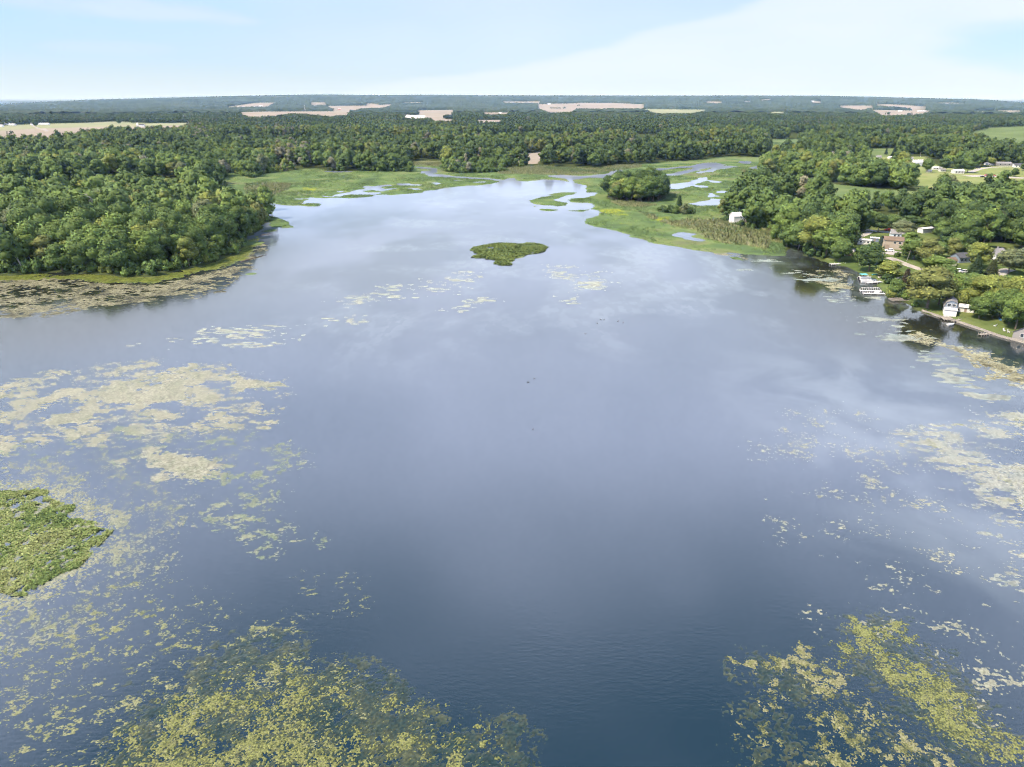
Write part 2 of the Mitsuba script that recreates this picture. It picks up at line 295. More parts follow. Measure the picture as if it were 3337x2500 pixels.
xs = np.array([-v for v in spread(430, 16000, 3, 1.045)][::-1] + list(np.arange(-428, 530, 2.0)) + spread(530, 16000, 3, 1.045))
ys = np.array([-v for v in spread(0, 3000, 60, 1.3)][::-1] + list(np.arange(20, 220, 20.0)) + list(np.arange(220, 1000, 2.0)) + spread(1000, 17000, 2.5, 1.022))
X, Y = np.meshgrid(xs, ys, indexing='ij')
Z = land_z(X, Y)
Z[(Y < 152)] = np.where(inside(LAND, X[Y < 152], Y[Y < 152]), 1.2, -1.0)
zn = zone(X, Y)


def palette(cols, t):
    cols = np.array(cols, float)
    t = np.clip(t, 0, 1) * (len(cols) - 1)
    i = np.clip(t.astype(int), 0, len(cols) - 2)
    f = (t - i)[..., None]
    return cols[i] * (1 - f) + cols[i + 1] * f


def marsh_color(x, y):
    a, b = nz(x, y, 38, 21), nz(x, y, 11, 22)
    t = .5 + (a - .5) * 2.2 + (b - .5) * .9
    c = palette([(.056, .086, .044), (.074, .118, .052), (.096, .144, .060), (.125, .160, .068), (.11, .13, .07)], t) * (.75 + .5 * nz(x, y, 6, 24))[..., None]
    reed = np.maximum(inside(REEDS, x, y), 0)[..., None] * sstep(.30, .5, nz(x, y, 14, 25))[..., None]
    c = c * (1 - reed) + palette([(.075, .082, .036), (.105, .125, .058), (.145, .152, .085)], nz(x, y, 10, 26) * 1.4 - .2) * reed
    g = inside(GLOW, x, y)[..., None] * sstep(.35, .6, nz(x, y, 12, 27))[..., None]
    return c * (1 - g) + np.array([.19, .22, .035]) * g


REEDS = shapely.union_all([poly('R3', [(1180, 1010), (1300, 1040), (1330, 1085), (1500, 1090), (1800, 1080), (1900, 1110), (2212, 1160), (2212, 1320), (2060, 1280), (1900, 1270), (1720, 1220), (1650, 1160), (1480, 1130), (1280, 1070)]),
                           poly('R3', [(80, 655), (400, 645), (650, 665), (860, 665), (1000, 640), (1200, 630), (1200, 650), (960, 690), (900, 705), (700, 715), (400, 712), (60, 705)]),
                           poly('R2', [(0, 790), (120, 780), (360, 790), (340, 830), (180, 890), (80, 890), (0, 860)]), poly('R2', [(1340, 600), (1590, 600), (1590, 660), (1540, 650), (1420, 640), (1330, 640)]),
                           poly('R3', [(960, 930), (1250, 945), (1320, 960), (1200, 975), (1050, 970)]), poly('R3', [(2000, 680), (2212, 690), (2212, 730), (2100, 725)]),
                           poly('R5', [(0, 250), (100, 260), (200, 290), (420, 320), (540, 340), (570, 420), (430, 400), (300, 380), (0, 370)])])
GLOW = shapely.union_all([poly('R3', p) for p in ([(860, 985), (960, 970), (1060, 990), (1100, 1040), (960, 1030), (880, 1010)], [(930, 1015), (1090, 1030), (1030, 1040), (950, 1030)], [(1320, 1050), (1430, 1050), (1430, 1085), (1330, 1085)],
                                                  [(2060, 660), (2200, 665), (2180, 690), (2080, 690)], [(1030, 1100), (1120, 1105), (1130, 1120), (1050, 1125)])] + [poly('R2', [(460, 815), (560, 815), (560, 840), (460, 840)])])
C = np.zeros(X.shape + (3,))
n1, n2 = nz(X, Y, 18, 31), nz(X, Y, 5, 32, 2)
C[:] = palette([(.030, .042, .016), (.045, .060, .022), (.055, .062, .028)], n1)
m = zn == 1
C[m] = marsh_color(X[m], Y[m])
m = zn == 3
big = nz(X[m], Y[m] * .5, 300, 33)
C[m] = palette([(.185, .165, .13), (.22, .198, .16), (.235, .215, .18), (.20, .182, .132)], big * 1.2 - .1) * (.94 + .12 * n1[m][:, None])
m = zn == 4
C[m] = palette([(.16, .19, .115), (.20, .22, .135), (.25, .24, .16)], nz(X[m], Y[m] * .6, 200, 34) * 1.4 - .2)
m = zn == 5
C[m] = palette([(.080, .120, .050), (.10, .142, .060), (.145, .172, .075)], n1[m] * 1.6 - .3)
m = zn == 6
C[m] = palette([(.12, .165, .06), (.165, .20, .08), (.215, .215, .11)], n1[m] * 1.5 - .25)
m = zn == 7
C[m] = palette([(.045, .070, .026), (.07, .105, .036), (.11, .135, .05), (.13, .13, .07)], n1[m] * .9 + n2[m] * .5 - .25)
m = zn == 8
C[m] = (.5, .48, .44)
C[zn == 0] = (.05, .06, .035)
C *= (.9 + .2 * n2)[..., None]
idx = np.arange(X.size).reshape(X.shape)
quads = np.stack([idx[:-1, :-1], idx[1:, :-1], idx[1:, 1:], idx[:-1, 1:]], -1).reshape(-1, 4)
keep = Z.ravel()[quads].max(1) > -.85                              # the lake bed far from any shore is left out
put('ground', (np.stack([X, Y, Z], -1).reshape(-1, 3), quads[keep]), 'm_ground', 'low wooded and marshy land round the lake with pale farm fields beyond', kind='structure', smooth=True, color=C.reshape(-1, 3))

# ---------------------------------------------------------------- water
import drjit as dr


def water_tint(p, n, uv):
    film = mikit.fbm(p.x * .045 + mikit.fbm(p.x * .012, p.y * .012, 3, 2) * 3, p.y * .034, 0., 5)
    fine = mikit.fbm(p.x * .35, p.y * .16, 5., 3)
    k = .30 * mikit.smoothstep(.45, .75, film) * (.55 + .45 * mikit.smoothstep(.42, .62, fine)) * mikit.smoothstep(170., 330., p.y) * mikit.smoothstep(-130., -60., p.x)
    near = 1 - mikit.smoothstep(400., 470., p.y)                     # pale tone keeps off the wooded shores, where tree reflections stay dark
    shallow = near * (1 - mikit.smoothstep(-165., -95., p.x) * (1 - mikit.smoothstep(75., 135., p.x))) * mikit.smoothstep(190., 260., p.y)
    pale = mikit.smoothstep(190., 420., p.y) * (1 - shallow) * (.55 + .45 * mikit.smoothstep(.35, .6, mikit.fbm(p.x * .018, p.y * .010, 21., 4)))  # thin scum film, plus sky reflection on the far water put into the colour
    pale += .7 * mikit.smoothstep(500., 620., p.y)  # sky brightness mirrored by the far pools, painted into the base colour
    milk = mikit.smoothstep(48., 100., p.x) * mikit.smoothstep(85., 120., p.y) * (1 - mikit.smoothstep(195., 245., p.y)) * mikit.smoothstep(.30, .78, mikit.fbm(p.x * .06 + mikit.fbm(p.x * .03, p.y * .03, 8., 2) * 2, p.y * .05, 31., 5))
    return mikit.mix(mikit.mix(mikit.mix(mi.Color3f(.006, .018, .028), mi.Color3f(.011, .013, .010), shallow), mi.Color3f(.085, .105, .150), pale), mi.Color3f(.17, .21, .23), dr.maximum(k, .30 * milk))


def water_rough(p, n, uv):
    return .045 + .06 * mikit.smoothstep(.42, .62, mikit.fbm(p.x * .012, p.y * .008, 9., 2))


def ripple(p, n, uv):
    return mikit.noise(p.x * 1.1, p.y * 2.6, 1.) * .5 + mikit.noise(p.x * 2.7 + p.y, p.y * 5.5, 2.) * .25


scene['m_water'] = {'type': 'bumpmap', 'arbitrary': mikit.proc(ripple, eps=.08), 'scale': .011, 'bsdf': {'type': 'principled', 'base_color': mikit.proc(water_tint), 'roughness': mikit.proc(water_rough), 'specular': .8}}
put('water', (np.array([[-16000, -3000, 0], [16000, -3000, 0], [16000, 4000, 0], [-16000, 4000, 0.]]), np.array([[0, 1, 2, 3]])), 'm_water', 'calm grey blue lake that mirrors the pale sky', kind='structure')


# ---------------------------------------------------------------- trees
def ico(sub):
    m_ = trimesh.creation.icosphere(subdivisions=sub)
    return np.array(m_.vertices), np.array(m_.faces)


ICO0, ICO1 = ico(0), ico(1)


def crown_mesh(seed, h, r, base, lobes, leaves, size, tint, spread_=.30, core=True, column=False, light=.28):
    """(vertices, faces, normals, colours) of a broadleaf crown: clumps of leaves round a number of limbs' ends"""
    g = rng_of(seed)
    ph = g.uniform(0, 6.283, lobes)
    t = (np.arange(lobes) + g.uniform(.2, .8, lobes)) / lobes
    rad = r * .66 * np.sqrt(g.uniform(.25, 1, lobes)) * (np.sin(np.pi * (.18 + .80 * t)) ** .8 if not column else .75 * np.sin(np.pi * (.12 + .85 * t)))
    cz = base + (h - base) * (.14 + .72 * t)
    cen = np.stack([np.cos(ph) * rad, np.sin(ph) * rad, cz], 1)
    lr = r * g.uniform(.36, .56, lobes) * (.8 if column else 1)
    lr = np.minimum(lr, (h - cz) * .95 + .12 * r)
    n = leaves
    w = lr ** 2 / (lr ** 2).sum()
    li = g.choice(lobes, n, p=w)
    d = g.normal(size=(n, 3))
    d[:, 2] += .25
    d /= np.linalg.norm(d, axis=1, keepdims=True)
    rr = lr[li] * (1 + g.normal(0, .15 if leaves > 900 else .08, n))
    p = cen[li] + d * rr[:, None] * [1, 1, .82]
    inner = np.zeros(n, bool)
    for k in range(lobes):
        inner |= (np.linalg.norm((p - cen[k]) / [1, 1, .82], axis=1) < lr[k] * .80) & (li != k)
    p, d, li = p[~inner], d[~inner], li[~inner]
    n = len(p)
    nn = d + g.normal(0, .55, (n, 3))
    nn /= np.linalg.norm(nn, axis=1, keepdims=True)
    a = np.cross(nn, g.normal(size=(n, 3)))
    a /= np.linalg.norm(a, axis=1, keepdims=True)
    b = np.cross(nn, a)
    s = size * g.uniform(.6, 1.35, n)[:, None]
    V = np.stack([p - a * s * .6 - b * s * .4, p + a * s * .55 - b * s * .5, p + b * s * .9 + a * s * g.uniform(-.5, .5, (n, 1))], 1)
    up = p - [0, 0, base + .35 * (h - base)]
    up /= np.linalg.norm(up, axis=1, keepdims=True) + 1e-9
    N = d * (.8 if leaves > 900 else .62) + nn * (.36 if leaves > 900 else .12) + up * (.12 if leaves > 900 else .42)
    N /= np.linalg.norm(N, axis=1, keepdims=True)
    lob = g.normal(0, light * .5, lobes)[li]
    sh = np.exp(lob + g.normal(0, light, n))[:, None]
    warm = (g.normal(0, .10, n) + g.normal(0, .10, lobes)[li])[:, None]
    col = np.array(tint) * sh * (1 + warm * [.6, .25, -.3])
    vs, fs, ns, cs = [V.reshape(-1, 3)], [np.arange(3 * n).reshape(-1, 3)], [np.repeat(N, 3, 0)], [np.repeat(col, 3, 0)]
    if core:
        at_ = 3 * n
        iv, iff = ICO1 if leaves > 900 else ICO0
        for k in range(lobes):
            q = cen[k] + iv * lr[k] * [.84, .84, .68] * (1 + g.normal(0, .08, (len(iv), 1)))
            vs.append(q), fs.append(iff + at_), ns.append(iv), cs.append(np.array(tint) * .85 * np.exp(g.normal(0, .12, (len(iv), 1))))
            at_ += len(iv)
    return np.vstack(vs), np.vstack(fs), np.vstack(ns), np.clip(np.vstack(cs), .004, .6)


def conifer_mesh(seed, h, r, base, leaves, size, tint):
    g = rng_of(seed)
    t = g.uniform(0, 1, leaves) ** 1.35
    ph = g.uniform(0, 6.283, leaves)
    whorl = .78 + .22 * np.cos(t * 11 * 6.283)
    rr = r * (1 - t) ** .85 * whorl * g.uniform(.55, 1.05, leaves)
    p = np.stack([np.cos(ph) * rr, np.sin(ph) * rr, base + (h - base) * t - .22 * rr], 1)
    d = np.stack([np.cos(ph), np.sin(ph), np.full(leaves, .45)], 1)
    d /= np.linalg.norm(d, axis=1, keepdims=True)
    a = np.stack([-np.sin(ph), np.cos(ph), 0 * ph], 1)
    o = np.stack([np.cos(ph), np.sin(ph), np.full(leaves, -.35)], 1)
    s = size * g.uniform(.7, 1.3, leaves)[:, None]
    V = np.stack([p - a * s * .5, p + a * s * .5, p + o * s * 1.1], 1)
    N = d + g.normal(0, .2, (leaves, 3))
    N /= np.linalg.norm(N, axis=1, keepdims=True)
    col = np.array(tint) * np.exp(g.normal(0, .25, leaves))[:, None]
    k = 9
    an = np.arange(k) * 6.283 / k
    cv = np.vstack([np.stack([np.cos(an) * r * .72, np.sin(an) * r * .72, np.full(k, base)], 1), [[0, 0, h * .96]]])
    cf = np.stack([np.arange(k), (np.arange(k) + 1) % k, np.full(k, k)], 1)
    cn = cv - [0, 0, base + .3 * (h - base)]
    cn /= np.linalg.norm(cn, axis=1, keepdims=True) + 1e-9
    return (np.vstack([V.reshape(-1, 3), cv]), np.vstack([np.arange(3 * leaves).reshape(-1, 3), cf + 3 * leaves]), np.vstack([np.repeat(N, 3, 0), cn]),
            np.clip(np.vstack([np.repeat(col, 3, 0), np.tile(np.array(tint) * .8, (k + 1, 1))]), .004, .6))


def tube(pts, rad, sides=6):
    pts, rad = np.asarray(pts, float), np.asarray(rad, float)
    t = np.gradient(pts, axis=0)
    t /= np.linalg.norm(t, axis=1, keepdims=True) + 1e-12
    a = np.cross(t, np.where(np.abs(t[:, 2:]) < .9, [0, 0, 1.], [1., 0, 0]))
    a /= np.linalg.norm(a, axis=1, keepdims=True) + 1e-12
    b = np.cross(t, a)
    an = np.arange(sides) * 2 * np.pi / sides
    v = pts[:, None] + rad[:, None, None] * (np.cos(an)[None, :, None] * a[:, None] + np.sin(an)[None, :, None] * b[:, None])
    i, j = np.meshgrid(np.arange(len(pts) - 1), np.arange(sides), indexing='ij')
    q = np.stack([i * sides + j, i * sides + (j + 1) % sides, (i + 1) * sides + (j + 1) % sides, (i + 1) * sides + j], -1).reshape(-1, 4)
    f = np.vstack([q[:, [0, 1, 2]], q[:, [0, 2, 3]]])
    v = v.reshape(-1, 3)
    e = len(v)
    v = np.vstack([v, pts[:1], pts[-1:]])
    k = np.arange(sides)
    f = np.vstack([f, np.stack([(k + 1) % sides, k, k * 0 + e], 1), np.stack([e - sides + k, e - sides + (k + 1) % sides, k * 0 + e + 1], 1)])
    return v, f


def join(parts):
    vs, fs, o = [], [], 0
    for v, f in parts:
        f = np.asarray(f)
        if f.shape[1] == 4:
            f = np.vstack([f[:, [0, 1, 2]], f[:, [0, 2, 3]]])
        vs.append(np.asarray(v, float)), fs.append(f + o)
        o += len(v)
    return np.vstack(vs), np.vstack(fs)


def trunk_mesh(seed, h, r, base, limbs=5):
    g = rng_of(seed + 500)
    parts = [tube([(0, 0, -.6), (g.normal(0, .1), 0, base * .6), (g.normal(0, .3), g.normal(0, .3), h * .62)], [.020 * h + .1, .016 * h + .04, .08], 7)]
    for k in range(limbs):
        ph, z0 = g.uniform(0, 6.283), g.uniform(.22, .5) * h
        l = r * g.uniform(.55, .85)
        parts.append(tube([(0, 0, z0), (math.cos(ph) * l * .5, math.sin(ph) * l * .5, z0 + l * .45), (math.cos(ph) * l, math.sin(ph) * l, z0 + l * .9)], [.009 * h, .006 * h, .04], 5))
    return join(parts)


def raw_ply(v, f, n, c, bsdf):
    return {'type': 'ply', 'filename': meshkit.write_ply((v, f), False, None, c, normals=n), 'face_normals': False, 'bsdf': {'type': 'ref', 'id': bsdf}}


TINTS = {'dark green': (.045, .076, .026), 'mid green': (.068, .108, .031), 'bright green': (.093, .141, .036), 'yellow green': (.126, .154, .039), 'olive green': (.110, .128, .042), 'grey green': (.097, .118, .058), 'grey brown': (.135, .140, .092)}
TINT_NAMES = list(TINTS)
SHAPES_ = [  # height, radius, crown base, lobes, columnar
    (18, 7.0, 4.0, 15, False), (20, 7.6, 5.0, 17, False), (16, 6.3, 3.2, 13, False), (19, 6.2, 3.8, 14, False), (14.5, 6.4, 2.3, 13, False), (21, 5.2, 4.0, 13, True)]
near_groups, mid_groups, low_groups, far_groups = {}, {}, {}, {}
for ti, (tn, tint) in enumerate(TINTS.items()):
    for si, (h, r, b, lo, colu) in enumerate(SHAPES_):
        k = f'tree_{tn.replace(" ", "_")}_{"abcdef"[si]}'
        scene['near_' + k] = {'type': 'shapegroup', 'trunk': mikit.ply(trunk_mesh(si, h, r, b), 'm_bark', smooth=True), 'crown': raw_ply(*crown_mesh(100 + si + 10 * ti, h, r, b, lo, 2600, .68, tint, column=colu), 'm_leaf')}
        near_groups[ti, si] = 'near_' + k
        scene['mid_' + k] = {'type': 'shapegroup', 'tree': raw_ply(*crown_mesh(200 + si + 10 * ti, h, r, b * .6, lo - 3, 430, 1.2, tint, column=colu, light=.13), 'm_leaf')}
        mid_groups[ti, si] = 'mid_' + k
        scene['low_' + k] = {'type': 'shapegroup', 'tree': raw_ply(*crown_mesh(300 + si + 10 * ti, h, r, b * .4, 7, 130, 1.8, .72 * np.array(tint), column=colu, light=.10), 'm_leaf')}  # darker tint stands in for self-shadow these sparse crowns lack
        low_groups[ti, si] = 'low_' + k
    for si in range(4):  # a clump of crowns for the far woods
        g = rng_of(900 + si + 7 * ti)
        parts = []
        for q in range(4):
            tt = .54 * np.array(tint) * [.95, 1, 1.12] * np.exp(g.normal(0, .2)) * (1 + g.normal(0, .08) * np.array([1, 0, -1]))  # tint darkened for the self-shadow that such coarse clumps do not cast
            v, f, n, c = crown_mesh(1000 + si * 10 + q + 100 * ti, g.uniform(14, 20), g.uniform(5.5, 7), 0, 2, 26, 3.2, tt, light=.14)
            parts.append((v + [(q % 2 - .5) * 12 + g.normal(0, 1.5), (q // 2 - .5) * 12 + g.normal(0, 1.5), 0], f, n, c))
        v, f = join([(p_[0], p_[1]) for p_ in parts])
        k = f'far_clump_{ti}_{si}'
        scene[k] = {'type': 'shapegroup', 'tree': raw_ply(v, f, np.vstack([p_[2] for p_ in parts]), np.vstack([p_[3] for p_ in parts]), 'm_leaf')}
        far_groups[ti, si] = k

for ti, (tn, tint) in enumerate(TINTS.items()):
    scene[f'bush_{ti}'] = {'type': 'shapegroup', 'tree': raw_ply(*crown_mesh(700 + ti, 4.6, 2.6, -.4, 7, 240, .62, tint), 'm_leaf')}

scene['mid_conifer'] = {'type': 'shapegroup', 'tree': raw_ply(*conifer_mesh(91, 18, 3.4, .5, 320, 1.3, (.034, .058, .028)), 'm_leaf')}

# where trees stand: a jittered lattice over the woods
ORD = ['first', 'second', 'third', 'fourth', 'fifth', 'sixth', 'seventh', 'eighth', 'ninth', 'tenth', 'eleventh', 'twelfth', 'thirteenth', 'fourteenth', 'fifteenth', 'sixteenth', 'seventeenth', 'eighteenth', 'nineteenth', 'twentieth']
ORD += ['twenty-' + o for o in ORD[:9]] + ['thirtieth'] + ['thirty-' + o for o in ORD[:9]] + ['fortieth'] + ['forty-' + o for o in ORD[:9]]


def lattice(step, y0, y1, seed, margin=180):
    g = rng_of(seed)
    yy = np.arange(y0, y1, step)
    xm = .80 * y1 + 60
    x, y = np.meshgrid(np.arange(-xm, xm, step), yy, indexing='ij')
    x[:, ::2] += step / 2
    x, y = x + g.uniform(-.36, .36, x.shape) * step, y + g.uniform(-.36, .36, x.shape) * step
    x, y = x.ravel(), y.ravel()
    px, py, dep = project(x, y, 15)
    ok = (px > -margin) & (px < W0 + margin) & (py < 2600)
    return x[ok], y[ok], dep[ok], px[ok]


def tint_index(x, y, g):
    """which of the six leaf colours: drifts with the place, with some chance"""
    n = len(x)
    u = nz(x, y, 45, 41) * .75 + nz(x, y, 260, 42) * .45 + g.normal(0, .085, n) - .10
    warm = sstep(60, -120, x) * sstep(800, 350, np.hypot(x, y)) * .12
    k = np.digitize(u + warm, [.37, .545, .65, .715, .80]).astype(int)
    bare = inside(BARE, x, y) & (g.uniform(size=n) < .35) | (g.uniform(size=n) < .012)
    return np.where(bare, 6, k)


BARE = shapely.union_all([poly('R2', [(230, 640), (280, 560), (420, 520), (560, 600), (540, 670), (300, 690)]), strip('R2', [(180, 480), (360, 470)], [(170, 380), (420, 370)], 5), strip('R1', [(1200, 420), (1330, 430)], [(1150, 385), (1300, 370)], 5)])


def band(view, tops, drop):
    """a clear strip hidden behind a line of treetops, so that the stand behind it shows its front"""
    return shapely.Polygon(np.vstack([on_land(view, tops, 17), on_land(view, [(a, b + drop) for a, b in tops[::-1]])])).buffer(0)


BANDS = shapely.union_all([band('R3', [(370, 525), (500, 503), (700, 478), (1000, 458), (1200, 432), (1500, 442), (1800, 442), (2150, 445)], 14), band('R3', [(-300, 385), (0, 392), (300, 382), (700, 388), (1000, 362), (1300, 382), (1600, 345), (2212, 335)], 12),
                           band('R1', [(-100, 650), (0, 645), (250, 655), (500, 640), (700, 612), (1000, 622), (1290, 655)], 22), band('R2', [(-300, 420), (0, 400), (300, 410), (700, 400), (1000, 395), (1500, 420)], 14), band('R4', [(480, 300), (900, 330), (1300, 340), (1800, 345)], 14)])


def gap(x, y):
    """narrow winding openings, lanes and streams through the woods"""
    return inside(BANDS, x, y) | (np.abs(nz(x / 2.6, y, 95, 61, 2) - .5) < .022) | (np.abs(nz(x / 1.6, y, 140, 62, 2) - .47) < .014)


def edge_ok(x, y, need):
    s = _sdf(np.stack([np.clip(x, gx[0], gx[-1]), np.clip(y, gy[0], gy[-1])], -1))
    return (s > need) | (np.abs(x) > 1000) | (y > 1690)


CLEAR = VILLAGE
gt = rng_of(77)
tree_no, woods_no = [0], {}
individual = []          # what becomes a thing of its own


def base_label(ti, h):
    return f"{'tall ' if h > 1.08 else 'low ' if h < .86 else ''}{TINT_NAMES[ti]}"


def plant(x, y, s, sz, rot, ti, si, z=None):
    z = float(land_z(x, y)) if z is None else z
    return T().translate([float(x), float(y), z - .15]).rotate([0, 0, 1], float(rot)).scale([float(s), float(s), float(sz)])


def woods_key(x, y):
    side = x / max(y, 1)
    name = 'woods' if side < -.16 else 'woods_001' if side < .30 else 'woods_002'
    woods_no[name] = woods_no.get(name, 0) + 1
    return f'{name}__{woods_no[name]:05d}'


# 300 to 950 metres
x, y, dep, px = lattice(10.0, 210, 960, 1)
xi, yi, di, pi_ = lattice(6.6, 500, 760, 9)                       # the grove stands closer
mi_ = inside(ISLAND, xi, yi)
xk, yk, dk, pk = lattice(9.0, 380, 760, 15)                       # and so does the stand at the marsh edge
nk_ = len(x)
mk_ = inside(poly('R4', [(180, 940), (160, 860), (250, 780), (600, 790), (1000, 840), (1180, 920), (1050, 985), (560, 1055), (430, 1000)]), xk, yk)
mo_ = ~inside(ISLAND, x, y)
x, y, dep, px = (np.concatenate([a[mo_], b[mi_], c[mk_]]) for a, b, c in ((x, xi, xk), (y, yi, yk), (dep, di, dk), (px, pi_, pk)))
z_ = zone(x, y)
ok = (z_ == 2) & edge_ok(x, y, 2.0) & (rng_of(4).uniform(size=len(x)) > .04) & ~(gap(x, y) & (dep > 480))
x, y, dep, px = x[ok], y[ok], dep[ok], px[ok]
ti = tint_index(x, y, gt)
zz = land_z(x, y)
shx = gt.integers(0, 6, len(x))
shx = np.where((shx == 5) & (gt.uniform(size=len(x)) < .6), 0, shx)
sc_ = gt.uniform(.80, 1.34, len(x)) * (.70 + .62 * nz(x, y, 70, 47))
isl = inside(ISLAND, x, y)
for pg, f_ in LOW_WOODS + [(SAPLINGS, .66)]:
    sc_ = np.where(inside(pg, x, y), sc_ * f_, sc_)
szz = sc_ * gt.uniform(.84, 1.02, len(x))
rot = gt.uniform(0, 360, len(x))
on = (px > 20) & (px < W0 - 20)
order = np.argsort(np.where(isl, 0, np.where(on, dep, dep + 1e5)))
N_WOOD = 222
chosen = set(order[:N_WOOD].tolist())
for i in range(len(x)):
    tw = plant(x[i], y[i], sc_[i], szz[i], rot[i], ti[i], shx[i], zz[i])
    if i in chosen:
        individual.append(dict(x=x[i], y=y[i], tw=tw, ti=int(ti[i]), si=int(shx[i]), s=szz[i], area='island' if isl[i] else 'left' if x[i] < -40 else 'right'))
    else:
        gid = 'mid_conifer' if gt.uniform() < 0.010 + .07 * (nz(x[i:i + 1], y[i:i + 1], 120, 63)[0] > .66) else mid_groups[int(ti[i]), int(shx[i])]
        scene[woods_key(x[i], y[i])] = {'type': 'instance', 'shapegroup': {'type': 'ref', 'id': gid}, 'to_world': tw}
# 950 to 1900 metres
x, y, dep, px = lattice(10.4, 960, 1900, 2)
ok = (zone(x, y) == 2) & edge_ok(x, y, 3) & ~gap(x, y)
x, y = x[ok], y[ok]
ti, zz = tint_index(x, y, gt), land_z(x, y)
for i in range(len(x)):
    s = gt.uniform(.9, 1.35) * (.85 + .3 * float(nz(x[i:i + 1], y[i:i + 1], 80, 47)[0]))
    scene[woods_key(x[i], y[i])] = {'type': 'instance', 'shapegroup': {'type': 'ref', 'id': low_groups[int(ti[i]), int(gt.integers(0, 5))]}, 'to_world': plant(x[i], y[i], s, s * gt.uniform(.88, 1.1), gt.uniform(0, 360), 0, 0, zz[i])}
# 1900 to 4600 metres
x, y, dep, px = lattice(23, 1900, 4600, 3)
ok = zone(x, y) == 2
x, y = x[ok], y[ok]
ti, zz = tint_index(x, y, gt), land_z(x, y)
for i in range(len(x)):
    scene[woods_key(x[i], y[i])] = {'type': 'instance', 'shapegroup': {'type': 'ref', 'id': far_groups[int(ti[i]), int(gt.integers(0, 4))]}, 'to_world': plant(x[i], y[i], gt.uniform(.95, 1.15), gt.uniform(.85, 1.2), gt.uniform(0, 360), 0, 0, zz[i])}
say('woods', 'broadleaf woods stretching back to the farm fields in the left of the view', 'woods', kind='stuff')
say('woods_001', 'broadleaf woods behind the marsh in the middle of the view', 'woods', kind='stuff')
say('woods_002', 'broadleaf woods behind the lakeside houses in the right of the view', 'woods', kind='stuff')

# groves that stand in the far fields
for view, zx0, zx1, zy in (('F3', 985, 1050, 160), ('F3', 1055, 1088, 160), ('F3', 900, 938, 124), ('F3', 1040, 1168, 118), ('F3', 1172, 1195, 138), ('F4', 1185, 1400, 146), ('F4', 1245, 1280, 180), ('F4', 1415, 1450, 184), ('F2', 1205, 1258, 216), ('F2', 300, 620, 222), ('F2', 760, 1190, 226), ('F1', 25, 185, 500)):
    a_, b_ = on_land(view, [(zx0, zy), (zx1, zy)])
    for k in range(max(2, int(np.linalg.norm(b_ - a_) / 17))):
        q = a_ + (b_ - a_) * gt.uniform() + gt.normal(0, 10, 2)
        s = .45 if view == 'F1' else 1.0
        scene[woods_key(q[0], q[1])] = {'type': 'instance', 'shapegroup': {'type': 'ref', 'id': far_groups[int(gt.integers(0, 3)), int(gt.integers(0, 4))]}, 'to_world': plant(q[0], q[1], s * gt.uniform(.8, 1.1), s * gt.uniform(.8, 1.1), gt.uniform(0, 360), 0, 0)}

# the canopy of the woods beyond that, as far as the horizon
aa = np.linspace(-.68, .68, 1500)
rr_ = np.geomspace(4500, 15500, 270)
A, R = np.meshgrid(aa, rr_, indexing='ij')
cx_, cy_ = np.sin(A) * R, np.cos(A) * R
cz_ = zone(cx_, cy_)
tall = (cz_ == 2) * (6 + 8 * nz(cx_, cy_, 260, 48) + 16 * meshkit.noise(np.stack([cx_ / 17, cy_ / 17, 0 * cx_], -1), 3) + 5 * (nz(cx_, cy_, 120, 44) - .5)) * sstep(.1, .35, nz(cx_, cy_, 700, 45) + .12)
ch = land_z(cx_, cy_) + tall - (tall < 2) * 5
idx = np.arange(A.size).reshape(A.shape)
q = np.stack([idx[:-1, :-1], idx[1:, :-1], idx[1:, 1:], idx[:-1, 1:]], -1).reshape(-1, 4)[:, ::-1]
q = q[(tall.ravel()[q].max(1) > 2)]
ct = palette([(.012, .023, .015), (.020, .036, .019), (.032, .049, .022), (.038, .046, .026)], .45 + (nz(cx_, cy_, 160, 46) - .5) * 2.0 + (meshkit.noise(np.stack([cx_ / 15, cy_ / 15, 0 * cx_], -1), 8) - .5) * .8)  # dark palette has the self-shadow between crowns worked into it
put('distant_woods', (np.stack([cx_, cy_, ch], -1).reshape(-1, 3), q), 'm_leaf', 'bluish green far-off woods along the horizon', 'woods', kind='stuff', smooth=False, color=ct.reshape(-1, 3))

zb_, zt_ = float(Z.min()) - 1.0, float(max(ch.max(), Z.max(), EYE)) + 3.0
if True:
    scene['haze'] = {'type': 'cube', 'to_world': T().translate([0, 7000, (zb_ + zt_) / 2]).scale([17500, 11000, (zt_ - zb_) / 2]), 'bsdf': {'type': 'null'}, 'interior': {'type': 'ref', 'id': 'haze_air'}}
    say('haze', 'thin bluish summer haze over the land', 'haze', kind='stuff')
# low growth at the feet of the woods' edges
_inland = RegularGridInterpolator((gx, gy), inland, bounds_error=False, fill_value=99)
x, y, dep, px = lattice(3.6, 210, 900, 5)
il = _inland(np.stack([x, y], -1))
ok = (il > .5) & (il < 15) & (zone(x, y) == 2) & edge_ok(x, y, 1.5)
x, y = x[ok], y[ok]
ti, zz = tint_index(x, y, gt), land_z(x, y)
for i in range(len(x)):
    s = gt.uniform(.6, 1.35)
    scene[f'undergrowth__{i + 1:05d}'] = {'type': 'instance', 'shapegroup': {'type': 'ref', 'id': f'bush_{ti[i]}'}, 'to_world': plant(x[i], y[i], s, s * gt.uniform(.8, 1.3), gt.uniform(0, 360), 0, 0, zz[i])}
say('undergrowth', 'low bushes and saplings along the foot of the woods', 'undergrowth', kind='stuff')


